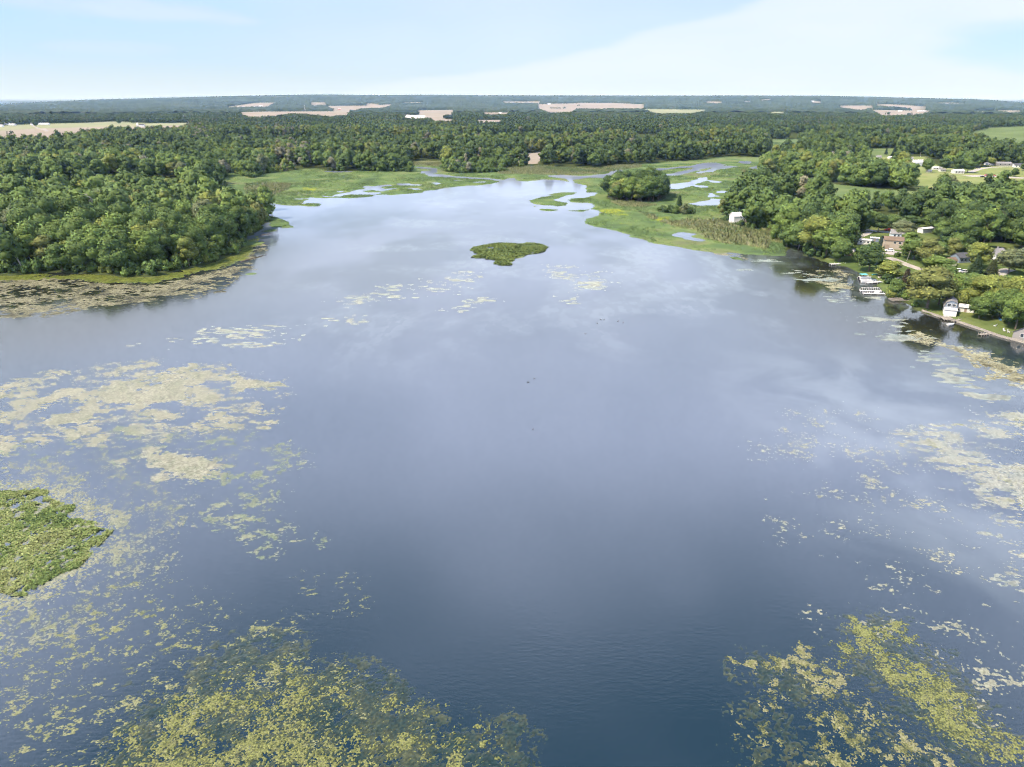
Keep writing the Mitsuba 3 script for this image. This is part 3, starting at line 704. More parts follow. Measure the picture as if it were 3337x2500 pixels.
# ---------------------------------------------------------------- what grows in the marsh
def tuft_mesh(seed, n, h, w, lean, cols):
    g = rng_of(seed)
    ph, rr0 = g.uniform(0, 6.283, n), w * np.sqrt(g.uniform(0, 1, n))
    p = np.stack([np.cos(ph) * rr0, np.sin(ph) * rr0, np.full(n, -.1)], 1)
    q = g.uniform(0, 6.283, n)
    a = np.stack([np.cos(q), np.sin(q), 0 * q], 1) * (h * .16)
    tip = p + np.stack([np.cos(ph) * lean, np.sin(ph) * lean, np.full(n, h)], 1) * g.uniform(.6, 1.15, (n, 1)) + g.normal(0, .12 * h, (n, 3))
    V = np.stack([p - a, p + a, tip], 1).reshape(-1, 3)
    N = np.repeat(np.stack([np.cos(ph) * .5, np.sin(ph) * .5, np.ones(n)], 1), 3, 0)
    N /= np.linalg.norm(N, axis=1, keepdims=True)
    c = np.array(cols)[g.integers(0, len(cols), n)] * np.exp(g.normal(0, .2, (n, 1)))
    return V, np.arange(3 * n).reshape(-1, 3), N, np.repeat(c, 3, 0)


for k, (h, cols) in enumerate([(.55, [(.075, .130, .044), (.10, .165, .05)]), (.7, [(.10, .17, .052), (.14, .19, .06)]), (.9, [(.06, .10, .04), (.08, .13, .045)]),
                               (1.9, [(.085, .108, .044), (.105, .125, .055), (.14, .145, .078)]), (1.6, [(.065, .095, .038), (.09, .12, .048)])]):
    scene[f'tuft_{k}'] = {'type': 'shapegroup', 'tuft': raw_ply(*tuft_mesh(40 + k, 34, h, 1.5, .5 * h, cols), 'm_leaf')}
x, y, dep, px = lattice(2.7, 300, 1000, 6, 60)
ok = (zone(x, y) == 1) & edge_ok(x, y, 1.2)
x, y = x[ok], y[ok]
zz, reed, u = land_z(x, y), inside(REEDS, x, y), nz(x, y, 26, 22) + gt.normal(0, .05, len(x))
ok = (gt.uniform(size=len(x)) < np.where(reed, .95, sstep(.36, .62, u) * .8 + .08))
nt = {}
for i in np.nonzero(ok)[0]:
    k = (3 if u[i] > .42 else 4) if reed[i] else int(np.digitize(u[i], [.45, .58]))
    name = 'reeds' if reed[i] else 'marsh_grass'
    nt[name] = nt.get(name, 0) + 1
    s = gt.uniform(.7, 1.3)
    scene[f'{name}__{nt[name]:05d}'] = {'type': 'instance', 'shapegroup': {'type': 'ref', 'id': f'tuft_{k}'}, 'to_world': plant(x[i], y[i], s, s * gt.uniform(.7, 1.2), gt.uniform(0, 360), 0, 0, zz[i] + .15)}
say('reeds', 'tall olive and straw coloured reeds in belts across the marsh', 'reeds', kind='stuff')
say('marsh_grass', 'fresh green sedge tufts over the marsh', 'marsh grass', kind='stuff')


# ---------------------------------------------------------------- floating algae and lily pads
def level_mesh(xs_, ys_, F, zf, lim=0.0):
    """the sheet over the part of a grid where F > lim, cut along that line; zf(x, y, F) gives its height"""
    X_, Y_ = np.meshgrid(xs_, ys_, indexing='ij')
    P = np.stack([X_.ravel(), Y_.ravel(), F.ravel() - lim], -1)
    ii = np.arange(X_.size).reshape(X_.shape)
    t = np.concatenate([np.stack([ii[:-1, :-1], ii[1:, :-1], ii[1:, 1:]], -1).reshape(-1, 3), np.stack([ii[:-1, :-1], ii[1:, 1:], ii[:-1, 1:]], -1).reshape(-1, 3)])
    pos = P[:, 2] > 0
    cnt = pos[t].sum(1)
    tris = [P[t[cnt == 3]]]

    def cut(a, b):
        return a + (b - a) * (a[:, 2:] / (a[:, 2:] - b[:, 2:]))
    for k in range(3):
        o = t[:, [k, (k + 1) % 3, (k + 2) % 3]]
        m1 = (cnt == 1) & pos[o[:, 0]]
        a, b, c = P[o[m1, 0]], P[o[m1, 1]], P[o[m1, 2]]
        tris.append(np.stack([a, cut(a, b), cut(a, c)], 1))
        m2 = (cnt == 2) & ~pos[o[:, 0]]
        a, b, c = P[o[m2, 0]], P[o[m2, 1]], P[o[m2, 2]]
        ab, ac = cut(a, b), cut(a, c)
        tris += [np.stack([ab, b, c], 1), np.stack([ab, c, ac], 1)]
    tr = np.concatenate(tris).reshape(-1, 3)
    q_, inv = np.unique(np.round(tr[:, :2] * 500).astype(np.int64), axis=0, return_inverse=True)
    inv = inv.ravel()
    vv = np.zeros((len(q_), 3))
    vv[inv] = tr
    f = inv.reshape(-1, 3)
    f = f[(f[:, 0] != f[:, 1]) & (f[:, 1] != f[:, 2]) & (f[:, 0] != f[:, 2])]
    fv = vv[:, 2]
    return np.stack([vv[:, 0], vv[:, 1], zf(vv[:, 0], vv[:, 1], fv)], -1), f, fv


def soft(pg, X_, Y_, step, width, jit=6, seed=1):
    """1 well inside the outline, 0 well outside; the outline wanders"""
    m_ = inside(pg, X_ + (nz(X_, Y_, jit * 2, seed) - .5) * jit * 2, Y_ + (nz(X_, Y_, jit * 2, seed + 1) - .5) * jit * 2)
    d_ = (ndimage.distance_transform_edt(m_) - ndimage.distance_transform_edt(~m_)) * step
    return sstep(-width, width, d_)


def algae(key, label, outlines, step, cover, grain, cols, seed, stretch=(1, 1), width=4., jit=5, lump=.05, skew=0., kind='stuff', category='algae'):
    """outlines: (outline, cover) pairs; grain: the size of a flake in metres; cover: the part of the surface it hides"""
    allp = shapely.union_all([o for o, _ in outlines])
    x0, y0, x1, y1 = allp.buffer(width + jit).bounds
    xs_, ys_ = np.arange(x0, x1, step), np.arange(y0, y1, step)
    X_, Y_ = np.meshgrid(xs_, ys_, indexing='ij')
    w = np.zeros(X_.shape)
    for k, (o, c_) in enumerate(outlines):
        w = np.maximum(w, soft(o, X_, Y_, step, width, jit, seed + 2 * k) * c_)
    U, V_ = (X_ + skew * Y_) / stretch[0], (Y_ - skew * X_) / stretch[1]
    n = .40 * nz(U, V_, grain, seed + 20, 3) + .36 * nz(U, V_, grain * 4.5, seed + 21, 3) + .24 * nz(X_, Y_, grain * 16, seed + 22, 2)
    n = (n - n.mean()) / n.std()
    from scipy.special import ndtri
    F = n + ndtri(np.clip(w * cover, 1e-5, .995))
    bump = lambda a, b, f_: .006 + np.minimum(.03, f_ * .03) + lump * np.minimum(1, f_ * 1.5) * nz(a, b, grain * .9, seed + 30, 2)
    v, f, fv = level_mesh(xs_, ys_, F, bump)
    t = nz(v[:, 0], v[:, 1], grain * 7, seed + 31, 2) * 1.1 + (meshkit.noise(np.stack([v[:, 0] / grain / .8, v[:, 1] / grain / .8, 0 * fv], -1), seed + 5) - .5) * .7 - .05
    c = palette(cols, t) * np.exp((meshkit.noise(np.stack([v[:, 0] / step / 1.6, v[:, 1] / step / 1.6, 0 * fv], -1), seed + 6) - .5) * .9)[:, None]
    put(key, (v, f), 'm_weed' if 'weed' in category else 'm_film' if key[-3:] in FILMS else 'm_algae', label, category, None, kind, smooth=True, color=c)
    return len(f)


YG = [(.030, .045, .025), (.055, .068, .032), (.10, .116, .040), (.17, .19, .055), (.185, .20, .08), (.08, .09, .045), (.05, .062, .035)]
DARKW = [(.016, .036, .036), (.028, .048, .040), (.046, .062, .040), (.075, .088, .046)]
BEIGE = [(.155, .175, .12), (.22, .23, .165), (.26, .26, .20), (.185, .20, .13)]
PALE = [(.14, .165, .13), (.20, .22, .17), (.26, .265, .205), (.165, .185, .115)]
nn_ = {}
FILMS = ('gae', '002', '003', '007', '008', '004', '005', '006', '010', '011', '015')
A = lambda pts: poly('A', pts)
nn_['a'] = algae('algae', 'dense yellow-green algae mat in the near left corner of the lake', [
    (A([(230, 1680), (280, 1600), (340, 1550), (420, 1510), (520, 1490), (640, 1490), (720, 1520), (760, 1600), (740, 1700)]), .80), (A([(340, 1520), (480, 1440), (640, 1430), (780, 1490), (900, 1540), (1090, 1590), (1100, 1620), (1030, 1700), (300, 1700)]), .30)],
    .078, .84, .22, YG, 300, width=3, jit=3, lump=.16)
nn_['b'] = algae('algae_001', 'drowned dark olive weed under and around the near left mat', [(A([(200, 1700), (300, 1500), (440, 1390), (600, 1370), (760, 1430), (900, 1510), (1110, 1580), (1130, 1700)]), .86)], .16, .9, .36, DARKW, 330, width=4, jit=4, lump=0.0, category='water weed')
nn_['c'] = algae('algae_002', 'loose pale green flakes scattered over the near left water', [
    (A([(-60, 1330), (120, 1290), (280, 1190), (360, 1270), (500, 1290), (560, 1340), (640, 1380), (830, 1450), (900, 1560), (700, 1600), (300, 1600), (150, 1700), (-60, 1700)]), .11),
    (A([(170, 1270), (260, 1200), (330, 1290), (520, 1330), (640, 1400), (720, 1480), (500, 1520), (330, 1450), (240, 1350)]), .19), (A([(680, 1260), (790, 1240), (810, 1300), (720, 1330)]), .12)],
    .08, 1.0, .20, [(.09, .11, .05), (.155, .175, .075), (.22, .23, .13), (.115, .135, .05)], 360, stretch=(1.25, .85), width=5, jit=6, lump=.03, skew=.25)
nn_['d'] = algae('algae_003', 'pale scum ring round the near left lily bed', [(NEAR_MAT.buffer(7).difference(NEAR_MAT.buffer(-2)), .42), (NEAR_MAT, .55), (NEAR_MAT.buffer(17).difference(NEAR_MAT.buffer(4)), .16)], .10, .95, .28, [(.12, .15, .09), (.18, .20, .13), (.23, .24, .17), (.15, .17, .08)], 390, width=2.5, jit=3, lump=.03, skew=.2)
nn_['e'] = algae('algae_004', 'wide beige algae rafts left of the middle of the lake', [
    (A([(-60, 985), (-60, 855), (150, 800), (330, 778), (480, 792), (610, 820), (600, 855), (540, 900), (300, 960), (120, 970)]), .56), (A([(370, 900), (480, 880), (575, 915), (430, 940)]), .9),
    (A([(240, 990), (330, 965), (440, 1010), (400, 1035)]), .85), (A([(90, 840), (300, 810), (520, 850), (400, 880), (250, 870), (100, 900)]), .85)], .22, .82, .5, BEIGE, 420, stretch=(1.8, 1), width=6, jit=9, lump=.03)
nn_['f'] = algae('algae_005', 'greenish flakes trailing down from the beige rafts', [(A([(-40, 990), (60, 940), (300, 930), (560, 930), (640, 990), (600, 1110), (560, 1150), (430, 1050), (240, 1000)]), .2), (A([(410, 1080), (500, 1060), (600, 1110), (700, 1190), (640, 1205), (540, 1170)]), .3)],
    .14, 1., .32, [(.10, .14, .095), (.16, .19, .13), (.23, .24, .17)], 450, stretch=(1.5, 1), width=5, jit=7, lump=.02)
nn_['g'] = algae('algae_006', 'faint pale wisps of algae in the middle of the lake', [
    (A([(720, 655), (800, 620), (900, 600), (1040, 585), (1060, 605), (900, 640), (760, 668)]), .55), (A([(400, 742), (480, 715), (600, 712), (690, 722), (640, 748), (500, 745)]), .55), (A([(970, 665), (1030, 640), (1065, 645), (1010, 668)]), .5),
    (A([(1180, 570), (1260, 580), (1320, 610), (1290, 622), (1200, 600)]), .5), (A([(1220, 640), (1290, 628), (1300, 640), (1240, 650)]), .4), (A([(690, 690), (790, 684), (780, 694), (700, 698)]), .4), (A([(300, 735), (370, 733), (340, 742)]), .4)], .5, .72, 1.2,
    [(.20, .235, .21), (.25, .275, .23), (.29, .295, .23)], 480, stretch=(2.2, 1), width=9, jit=12, lump=.02)
B8 = lambda pts: poly('R8', pts)
nn_['h'] = algae('algae_007', 'bright yellow-green algae tongue in the near right corner', [
    (B8([(720, 1110), (800, 1090), (880, 1120), (960, 1180), (1030, 1240), (1150, 1370), (1320, 1500), (1400, 1640), (1250, 1600), (1060, 1510), (920, 1390), (800, 1290), (740, 1220)]), .95),
    (B8([(620, 1080), (720, 985), (790, 1000), (920, 1050), (930, 1110), (760, 1130), (650, 1200)]), .62)], .08, .82, .22, YG, 510, width=2.5, jit=3, lump=.14, skew=-.2)
nn_['i'] = algae('algae_008', 'broken olive algae mat left of the tongue in the near right corner', [
    (B8([(380, 1540), (560, 1420), (720, 1430), (900, 1520), (1090, 1610), (1050, 1720), (430, 1720)]), .62), (B8([(100, 1160), (200, 1180), (300, 1170), (450, 1140), (500, 1190), (560, 1230), (660, 1310), (720, 1370), (760, 1400), (500, 1340), (400, 1270), (330, 1225), (200, 1210)]), .66),
    (B8([(240, 1280), (350, 1290), (330, 1360), (260, 1350)]), .5), (B8([(170, 1430), (330, 1450), (340, 1600), (200, 1600)]), .25)], .08, .80, .22, [(.045, .06, .025), (.09, .10, .04), (.16, .17, .065), (.22, .22, .13), (.13, .135, .05)], 540, width=3, jit=3, lump=.07, skew=-.2)
nn_['j'] = algae('algae_009', 'drowned dark weed beneath the near right mats', [(B8([(150, 1190), (450, 1150), (700, 1330), (900, 1480), (1150, 1720), (150, 1720), (100, 1450)]), .62), (B8([(600, 1050), (760, 970), (960, 1060), (1450, 1600), (1400, 1720), (1150, 1640), (640, 1230)]), .6)],
    .17, .9, .38, DARKW, 570, width=4, jit=4, lump=0., category='water weed')
nn_['k'] = algae('algae_010', 'small pale flakes drifting in lines over the right of the lake', [
    (B8([(250, 90), (700, 60), (1000, 250), (1250, 620), (1420, 880), (1350, 1000), (1000, 900), (700, 700), (480, 600), (600, 400), (300, 220)]), .085), (B8([(560, 900), (1000, 880), (1120, 1000), (900, 1010), (600, 960)]), .12), (B8([(1080, 1120), (1400, 1280), (1330, 1380), (1180, 1250)]), .2)],
    .14, 1., .34, PALE, 600, stretch=(1.3, 1), width=10, jit=8, lump=.02, skew=-.35)
nn_['l'] = algae('algae_011', 'whitish scum sheet along the right edge of the lake', [(B8([(1010, 180), (1250, 60), (1500, -60), (1560, 500), (1560, 900), (1420, 900), (1330, 780), (1280, 640), (1080, 420)]), .5), (B8([(1300, 560), (1560, 400), (1560, 800), (1420, 820)]), .8)],
    .2, .74, .5, [(.17, .20, .18), (.22, .245, .22), (.27, .28, .24), (.17, .19, .11)], 630, stretch=(2, 1), width=8, jit=8, lump=.02, skew=-.3)
R1p = lambda pts: poly('R1', pts)
nn_['m'] = algae('algae_012', 'brown and cream algae rafts under the left woods', [
    (R1p([(-200, 1300), (0, 1285), (270, 1262), (600, 1310), (900, 1322), (1150, 1290), (1400, 1230), (1540, 1180), (1600, 1120), (1700, 1060), (1680, 1100), (1570, 1200), (1500, 1300), (1400, 1375), (1000, 1430), (500, 1490), (0, 1530), (-200, 1545)]), .60),
    (R1p([(-200, 1300), (0, 1285), (300, 1290), (600, 1330), (300, 1345), (0, 1360), (-200, 1370)]), .9), (R1p([(900, 1330), (1200, 1285), (1500, 1200), (1560, 1210), (1400, 1300), (1100, 1340)]), .9)],
    .28, .95, .8, [(.022, .024, .016), (.046, .047, .028), (.095, .095, .056), (.15, .148, .092), (.055, .055, .033)], 660, stretch=(2.0, 1.4), width=5, jit=7, lump=.03)
nn_['n'] = algae('algae_013', 'yellow-green duckweed carpet at the foot of the left woods', [(R1p([(-200, 1262), (0, 1255), (200, 1240), (500, 1255), (850, 1270), (1000, 1262), (1280, 1200), (1500, 1130), (1560, 1060), (1640, 1000), (1680, 1010), (1560, 1160), (1300, 1240), (1000, 1310), (700, 1310), (400, 1282), (0, 1300), (-200, 1305)]), 1.)],
    .5, .97, 1.6, [(.085, .12, .028), (.12, .155, .033), (.16, .18, .045), (.06, .095, .025)], 690, width=3, jit=4, lump=.05, category='duckweed')
R5p = lambda pts: poly('R5', pts)
nn_['o'] = algae('algae_014', 'cream algae rafts and brown weed off the lakeside houses', [
    (R5p([(700, 600), (900, 590), (1000, 640), (960, 700), (1000, 735), (900, 745), (800, 690), (640, 630)]), .62), (R5p([(1340, 990), (1430, 985), (1590, 1050), (1500, 1110), (1380, 1070)]), .7), (R5p([(1000, 770), (1080, 780), (1140, 825), (1050, 810)]), .6),
    (R5p([(1640, 1090), (1780, 1120), (2000, 1210), (2212, 1340), (2400, 1460), (2400, 1500), (2100, 1380), (1850, 1250), (1700, 1190)]), .66), (R5p([(0, 440), (120, 470), (360, 530), (200, 515), (60, 480)]), .45)],
    .26, .92, .55, [(.05, .046, .026), (.11, .11, .065), (.18, .18, .12), (.19, .20, .135)], 720, stretch=(1.6, 1.2), width=4, jit=6, lump=.03)
nn_['p'] = algae('algae_015', 'film of milky green scum off the right shore', [(R5p([(400, 540), (700, 610), (900, 700), (1060, 800), (1300, 880), (1330, 990), (1500, 1130), (1700, 1200), (2000, 1350), (2300, 1500), (2300, 1600), (1800, 1480), (1500, 1260), (1200, 1050), (900, 850), (600, 700), (350, 600)]), .30)],
    .6, .8, 1.8, [(.14, .18, .17), (.18, .21, .19), (.22, .235, .20)], 750, stretch=(2.4, 1), width=14, jit=10, lump=.01, skew=-.2)


def pads(key, label, pg, n, size, cols, seed, up=.16, hole=None, category='lily pads', thresh=.0):
    """round floating and raised leaves, slightly cupped and tilted"""
    g = rng_of(seed)
    x0, y0, x1, y1 = pg.bounds
    x_, y_ = g.uniform(x0, x1, n * 3), g.uniform(y0, y1, n * 3)
    ok_ = inside(pg, x_ + (nz(x_, y_, 5, seed) - .5) * 7, y_ + (nz(x_, y_, 5, seed + 1) - .5) * 9) & (nz(x_, y_, 1.6, seed + 2, 3) + g.normal(0, .06, len(x_)) > thresh)
    x_, y_ = x_[ok_][:n], y_[ok_][:n]
    m_ = len(x_)
    zc = np.abs(g.normal(0, up, m_)) + .02 + up * 1.6 * sstep(.4, .7, nz(x_, y_, 2.5, seed + 3, 2))
    zc = np.where(np.array([True] * m_), zc, zc) + np.maximum(0, land_z(x_, y_))
    r_ = size * g.uniform(.6, 1.25, m_)
    nrm = np.stack([g.normal(0, .38, m_), g.normal(0, .38, m_), np.ones(m_)], 1)
    nrm /= np.linalg.norm(nrm, axis=1, keepdims=True)
    a = np.cross(nrm, np.stack([np.cos(q0 := g.uniform(0, 6.283, m_)), np.sin(q0), 0 * q0], 1))
    a /= np.linalg.norm(a, axis=1, keepdims=True)
    b = np.cross(nrm, a)
    an = np.arange(6) * 6.283 / 6.6
    ring = (np.cos(an)[None, :, None] * a[:, None] + np.sin(an)[None, :, None] * b[:, None]) * r_[:, None, None]
    c0 = np.stack([x_, y_, zc], 1)
    V = np.concatenate([c0[:, None] - nrm[:, None] * r_[:, None, None] * .12, c0[:, None] + ring], 1).reshape(-1, 3)
    f = np.concatenate([(np.arange(m_) * 7)[:, None, None] + np.array([[0, k + 1, k + 2] for k in range(5)])[None]], 1).reshape(-1, 3)
    V[:, 2] = np.maximum(V[:, 2], .012)
    t = nz(x_, y_, 7, seed + 4, 2) * 1.3 - .15 + g.normal(0, .14, m_)
    c = palette(cols, t) * np.exp(g.normal(0, .16, (m_, 1)))
    put(key, (V, f), 'm_leaf', label, category, None, 'stuff', color=np.repeat(c, 7, 0))
    return m_


pads('lily_pads', 'deep green lily bed at the left edge in the near water', NEAR_MAT, 26000, .27, [(.045, .075, .03), (.075, .115, .036), (.105, .15, .044), (.20, .23, .095), (.11, .135, .05), (.16, .17, .07)], 800, thresh=.49, up=.07)
pads('lily_pads_001', 'olive green lily island in the middle of the lake', MID_MAT, 15000, .62, [(.055, .080, .026), (.080, .112, .034), (.11, .142, .042)], 820, up=.10)


# ---------------------------------------------------------------- trees that stand apart, placed one by one
def sight(view, zx, base, top):
    """(x, y, height in metres) of what stands with its foot and its top at these heights of the view"""
    p = on_land(view, [(zx, base)])[0]
    pr = project(p[0], p[1], float(land_z(p[0], p[1])))
    return p[0], p[1], (base - top) * VIEWS[view][2] * pr[2] / FPX / .96, pr[2] / FPX * VIEWS[view][2]


STANDING = [  # view, x, foot, top, width, tint, shape, what it looks like and where
    ('V1', 450, 585, 245, 345, 0, 1, 'dark spreading oak with a bare trunk on the lawn by the inlet'), ('V1', 690, 640, 430, 330, 3, 4, 'low light green tree behind the moored pontoon boats'),
    ('V1', 1110, 1000, 490, 540, 4, 1, 'huge feathery olive tree hanging over the shore between the dock timbers and the gambrel house'), ('V1', 1450, 880, 575, 300, 2, 0, 'bright green tree behind the gambrel lake house'),
    ('V1', 1720, 1000, 600, 400, 3, 1, 'yellowish spreading tree above the white shed on the shore'), ('V1', 2060, 1010, 620, 340, 3, 0, 'yellow-topped tree at the right edge, behind the shore lawn'),
    ('V1', 2110, 1230, 800, 330, 2, 1, 'bright green tree leaning over the seawall at the right edge'), ('V1', 1985, 800, 610, 260, 2, 2, 'green tree below the curved driveway at the right edge'),
    ('V1', 1670, 540, 232, 310, 3, 0, 'light green round tree left of the grey roofed white house'), ('V1', 1385, 430, 190, 170, 4, 2, 'brownish narrow tree above the slate blue house'), ('V1', 1100, 500, 200, 270, 4, 2, 'olive tree right of the tan house and utility pole'),
    ('V1', 920, 290, 112, 210, 2, 4, 'bright green rounded tree right of the tan house roof'), ('V1', 1240, 550, 375, 360, 2, 4, 'bright green low tree beyond the lane bend'), ('V1', 960, 450, 205, 300, 1, 2, 'green tree directly behind the leaning utility pole'),
    ('V1', 1070, 470, 285, 200, 0, 2, 'dark round tree at the far side of the lane'), ('V1', 820, 215, -20, 290, 5, 0, 'grey-green tree behind the pale blue house'), ('V1', 560, 130, -90, 220, 0, 1, 'dark tree at the end of the looping driveway'),
    ('V1', 60, 370, -40, 330, 2, 0, 'bright green tree left of the brown garden shed'), ('V1', 215, 330, 30, 230, 0, 0, 'dark tree beside the looping driveway'), ('V1', 282, 345, 110, 90, 5, 5, 'thin tall tree with a bare stem beside the brown garden shed'),
    ('V1', 400, 130, -60, 160, 0, 2, 'dark green tree left of the looping driveway'), ('V1', 2030, 600, 290, 330, 5, 2, 'airy thin-crowned tree at the curved driveway'), ('V1', 2180, 540, 300, 220, 5, 0, 'grey-green tree at the right edge above the curved driveway'),
    ('V1', 1990, 245, -20, 260, 1, 0, 'green tree behind the grey roofed white house'), ('V1', 1560, 330, 60, 260, 0, 0, 'dark tree up the slope behind the slate blue house'), ('V1', 1290, 240, -10, 240, 1, 0, 'green tree right of the mobile home'),
    ('V1', 1340, 790, 590, 220, 1, 4, 'small green tree above the shore between two big ones'), ('V1', 1850, 1120, 890, 200, 0, 2, 'dark small tree on the shore lawn right of the white shed'),
    ('V1', 700, 95, -85, 220, 1, 0, 'green tree behind the red car on the looping driveway'), ('V1', 480, 40, -120, 200, 2, 0, 'bright tree behind the white camper trailer'), ('V1', 930, 85, -80, 240, 0, 0, 'dark tree behind the pale blue house, uphill'),
    ('V1', 1150, 90, -75, 230, 2, 0, 'bright tree behind the upslope white mobile home'), ('V1', 1930, 1110, 760, 300, 1, 0, 'green tree on the shore lawn behind the small dark tree'), ('V1', 2220, 1180, 700, 330, 3, 1, 'yellow-green tree cut by the right edge on the shore lawn'), ('V1', 1560, 930, 640, 240, 1, 2, 'green tree close behind the white shed'),
    ('V1', 2030, 1190, 960, 220, 0, 4, 'dark bushy tree low on the shore lawn near the lawn chairs'), ('V1', 1290, 720, 480, 260, 1, 0, 'green tree right behind the huge feathery olive tree'), ('V1', 1600, 780, 570, 280, 2, 0, 'bright green tree under the dark spruce on the slope'),
    ('V1', 1860, 880, 600, 320, 3, 1, 'yellow-green broad tree below the olive brown spruce'), ('V1', 2190, 930, 630, 320, 2, 0, 'bright tree at the right edge under the curved driveway'), ('V1', 2060, 1130, 760, 300, 1, 1, 'big green tree standing over the lawn chairs'),
    ('V1', 1800, 1040, 780, 250, 2, 2, 'bright green tree right of the white shed'), ('V1', 1000, 700, 555, 200, 4, 2, 'olive tree between the gravel lane and the huge feathery tree'), ('V1', 1230, 420, 220, 240, 1, 0, 'green tree left of the slate blue house'),
    ('V1', 1440, 350, 130, 240, 2, 0, 'bright tree uphill of the slate blue house'), ('V1', 2180, 330, 60, 260, 1, 0, 'green tree at the right edge behind the grey roofed white house'), ('V1', 1240, 960, 620, 330, 2, 1, 'bright tree right of the huge feathery olive tree, at the bank'), ('V1', 1480, 990, 760, 200, 3, 2, 'yellow-green small tree between the lake cottage and the white shed'), ('V1', 760, 860, 640, 200, 1, 2, 'green tree on the bank above the dock timbers'),
    ('V1', 1700, 1110, 830, 260, 1, 0, 'green tree in front of the white shed by the seawall'), ('V1', 330, 480, 300, 170, 2, 2, 'bright small tree left of the dark spreading oak'), ('V1', 120, 470, 200, 260, 1, 0, 'green tree at the water left of the brown garden shed'),
    ('R5', 560, 440, 300, 130, 1, 2, 'small tree on the reed side of the inlet mouth'), ('R5', 640, 470, 255, 170, 1, 0, 'green tree at the mouth of the inlet, leftmost of the shore clump'), ('R5', 745, 505, 225, 240, 3, 1, 'tall yellow-green tree in the shore clump'), ('R5', 830, 515, 290, 230, 2, 1, 'bright green tree at the water in the shore clump'),
    ('R5', 905, 480, 215, 230, 1, 0, 'green tree at the back of the shore clump'), ('R5', 985, 420, 280, 150, 0, 2, 'dark tree at the right of the shore clump'), ('R5', 468, 400, 288, 70, 2, 2, 'small slender tree alone among the reeds'),
    ('V2', 1190, 425, 278, 115, 1, 0, 'round green tree right of the big white pole barn'), ('V2', 1365, 410, 268, 130, 0, 0, 'dark round tree in the far village'), ('V2', 1512, 430, 268, 120, 0, 2, 'dark tree over the pale garage in the far village'),
    ('V2', 1615, 432, 262, 140, 1, 0, 'tall green tree right of the pale garage in the far village'), ('V2', 1757, 357, 203, 85, 1, 5, 'tall narrow tree by the far village green'), ('V2', 1862, 352, 268, 115, 3, 4, 'rounded golden yellow tree in front of the long grey house'),
    ('V2', 2110, 472, 380, 85, 0, 4, 'small round tree alone on the far village green'), ('V2', 2200, 410, 325, 70, 0, 0, 'dark tree at the right edge by the far village green'), ('F1', 1233, 405, 318, 55, 0, 0, 'lone dark tree at the far edge of the left field'),
    ('F1', 372, 425, 345, 65, 0, 2, 'dark tree by the farm lane in the left field'), ('F1', 1375, 388, 335, 75, 1, 4, 'round tree by the white farmhouse in the left field')]
n_tree = 0


def tree_thing(tw, ti_, si_, label):
    global n_tree
    key = f'tree_{n_tree:03d}' if n_tree else 'tree'
    n_tree += 1
    scene[key] = {'type': 'instance', 'shapegroup': {'type': 'ref', 'id': near_groups[ti_, si_]}, 'to_world': tw}
    say(key, label, 'tree', 'broadleaf trees')


for view, zx, base, top, width, t_, si_, label in STANDING:
    x_, y_, h_, mpp = sight(view, zx, base, top)
    h0, r0 = SHAPES_[si_][:2]
    hh = max(3.5, h_ - .10 * width * mpp)
    k_ = width * mpp / 2 / (r0 * 1.0)
    z0_ = float(land_z(x_, y_))
    tree_thing(T().translate([x_, y_, z0_ - .15]).rotate([0, 0, 1], gt.uniform(0, 360)).scale([k_, k_, hh / h0]), t_, si_, label)
# the rest of the individuals: counted row by row from the camera
for area, step, what in (('left', 16, 'of the left woods'), ('right', 22, 'of the right woods'), ('island', 14, 'of the round marsh grove')):
    rows = {}
    mem = [o for o in individual if o['area'] == area]
    d0 = min(project(o['x'], o['y'], 15)[2] for o in mem)
    for o in mem:
        rows.setdefault(int((project(o['x'], o['y'], 15)[2] - d0) // step), []).append(o)
    for r_no, k in enumerate(sorted(rows)):
        for j, o in enumerate(sorted(rows[k], key=lambda o: project(o['x'], o['y'], 15)[0])):
            tn = ('tall ' if o['s'] > 1.1 else 'low ' if o['s'] < .82 else '') + TINT_NAMES[o['ti']]
            row = 'front row' if r_no == 0 else f'{ORD[r_no]} row'
            tree_thing(o['tw'], o['ti'], o['si'], f'{tn} tree, {ORD[j]} from left in {row} {what}')

# conifers
for k, (view, zx, base, top, width, tint, label) in enumerate([
        ('V1', 1650, 640, 400, 270, (.030, .052, .022), 'dark spruce below the light green round tree, left of the two on the slope'), ('V1', 1830, 640, 440, 230, (.045, .058, .024), 'olive brown spruce left of the curved driveway'),
        ('V1', 860, 760, 545, 150, (.045, .040, .025), 'rusty dark conifer beside the small brown boat shed'), ('V1', 592, 285, 178, 70, (.05, .075, .065), 'small blue spruce left of the tan house'),
        ('R3', 1502, 1015, 888, 90, (.035, .062, .022), 'pointed dark conifer rising from the shrub thicket in the marsh'), ('R3', 175, 600, 530, 30, (.04, .065, .03), 'small pointed conifer at the tan field behind the marsh'),
        ('V2', 762, 240, 178, 48, (.035, .06, .03), 'small dark conifer before the far meadow'), ('V2', 845, 255, 165, 90, (.032, .055, .03), 'broad dark conifer right of the far meadow')]):
    x_, y_, h_, mpp = sight(view, zx, base, top)
    key = f'conifer_{k:03d}' if k else 'conifer'
    tw = T().translate([x_, y_, float(land_z(x_, y_)) - .1])
    scene[key + '__crown'] = {**raw_ply(*conifer_mesh(60 + k, h_, width * mpp / 2, h_ * .04, 1500, h_ * .06 + .25, tint), 'm_leaf'), 'to_world': tw}
    put(key + '__trunk', tube([(0, 0, -.4), (0, 0, h_ * .9)], [h_ * .02 + .06, .03]), 'm_bark', smooth=True, to_world=tw)
    say(key, label, 'conifer', 'conifers')
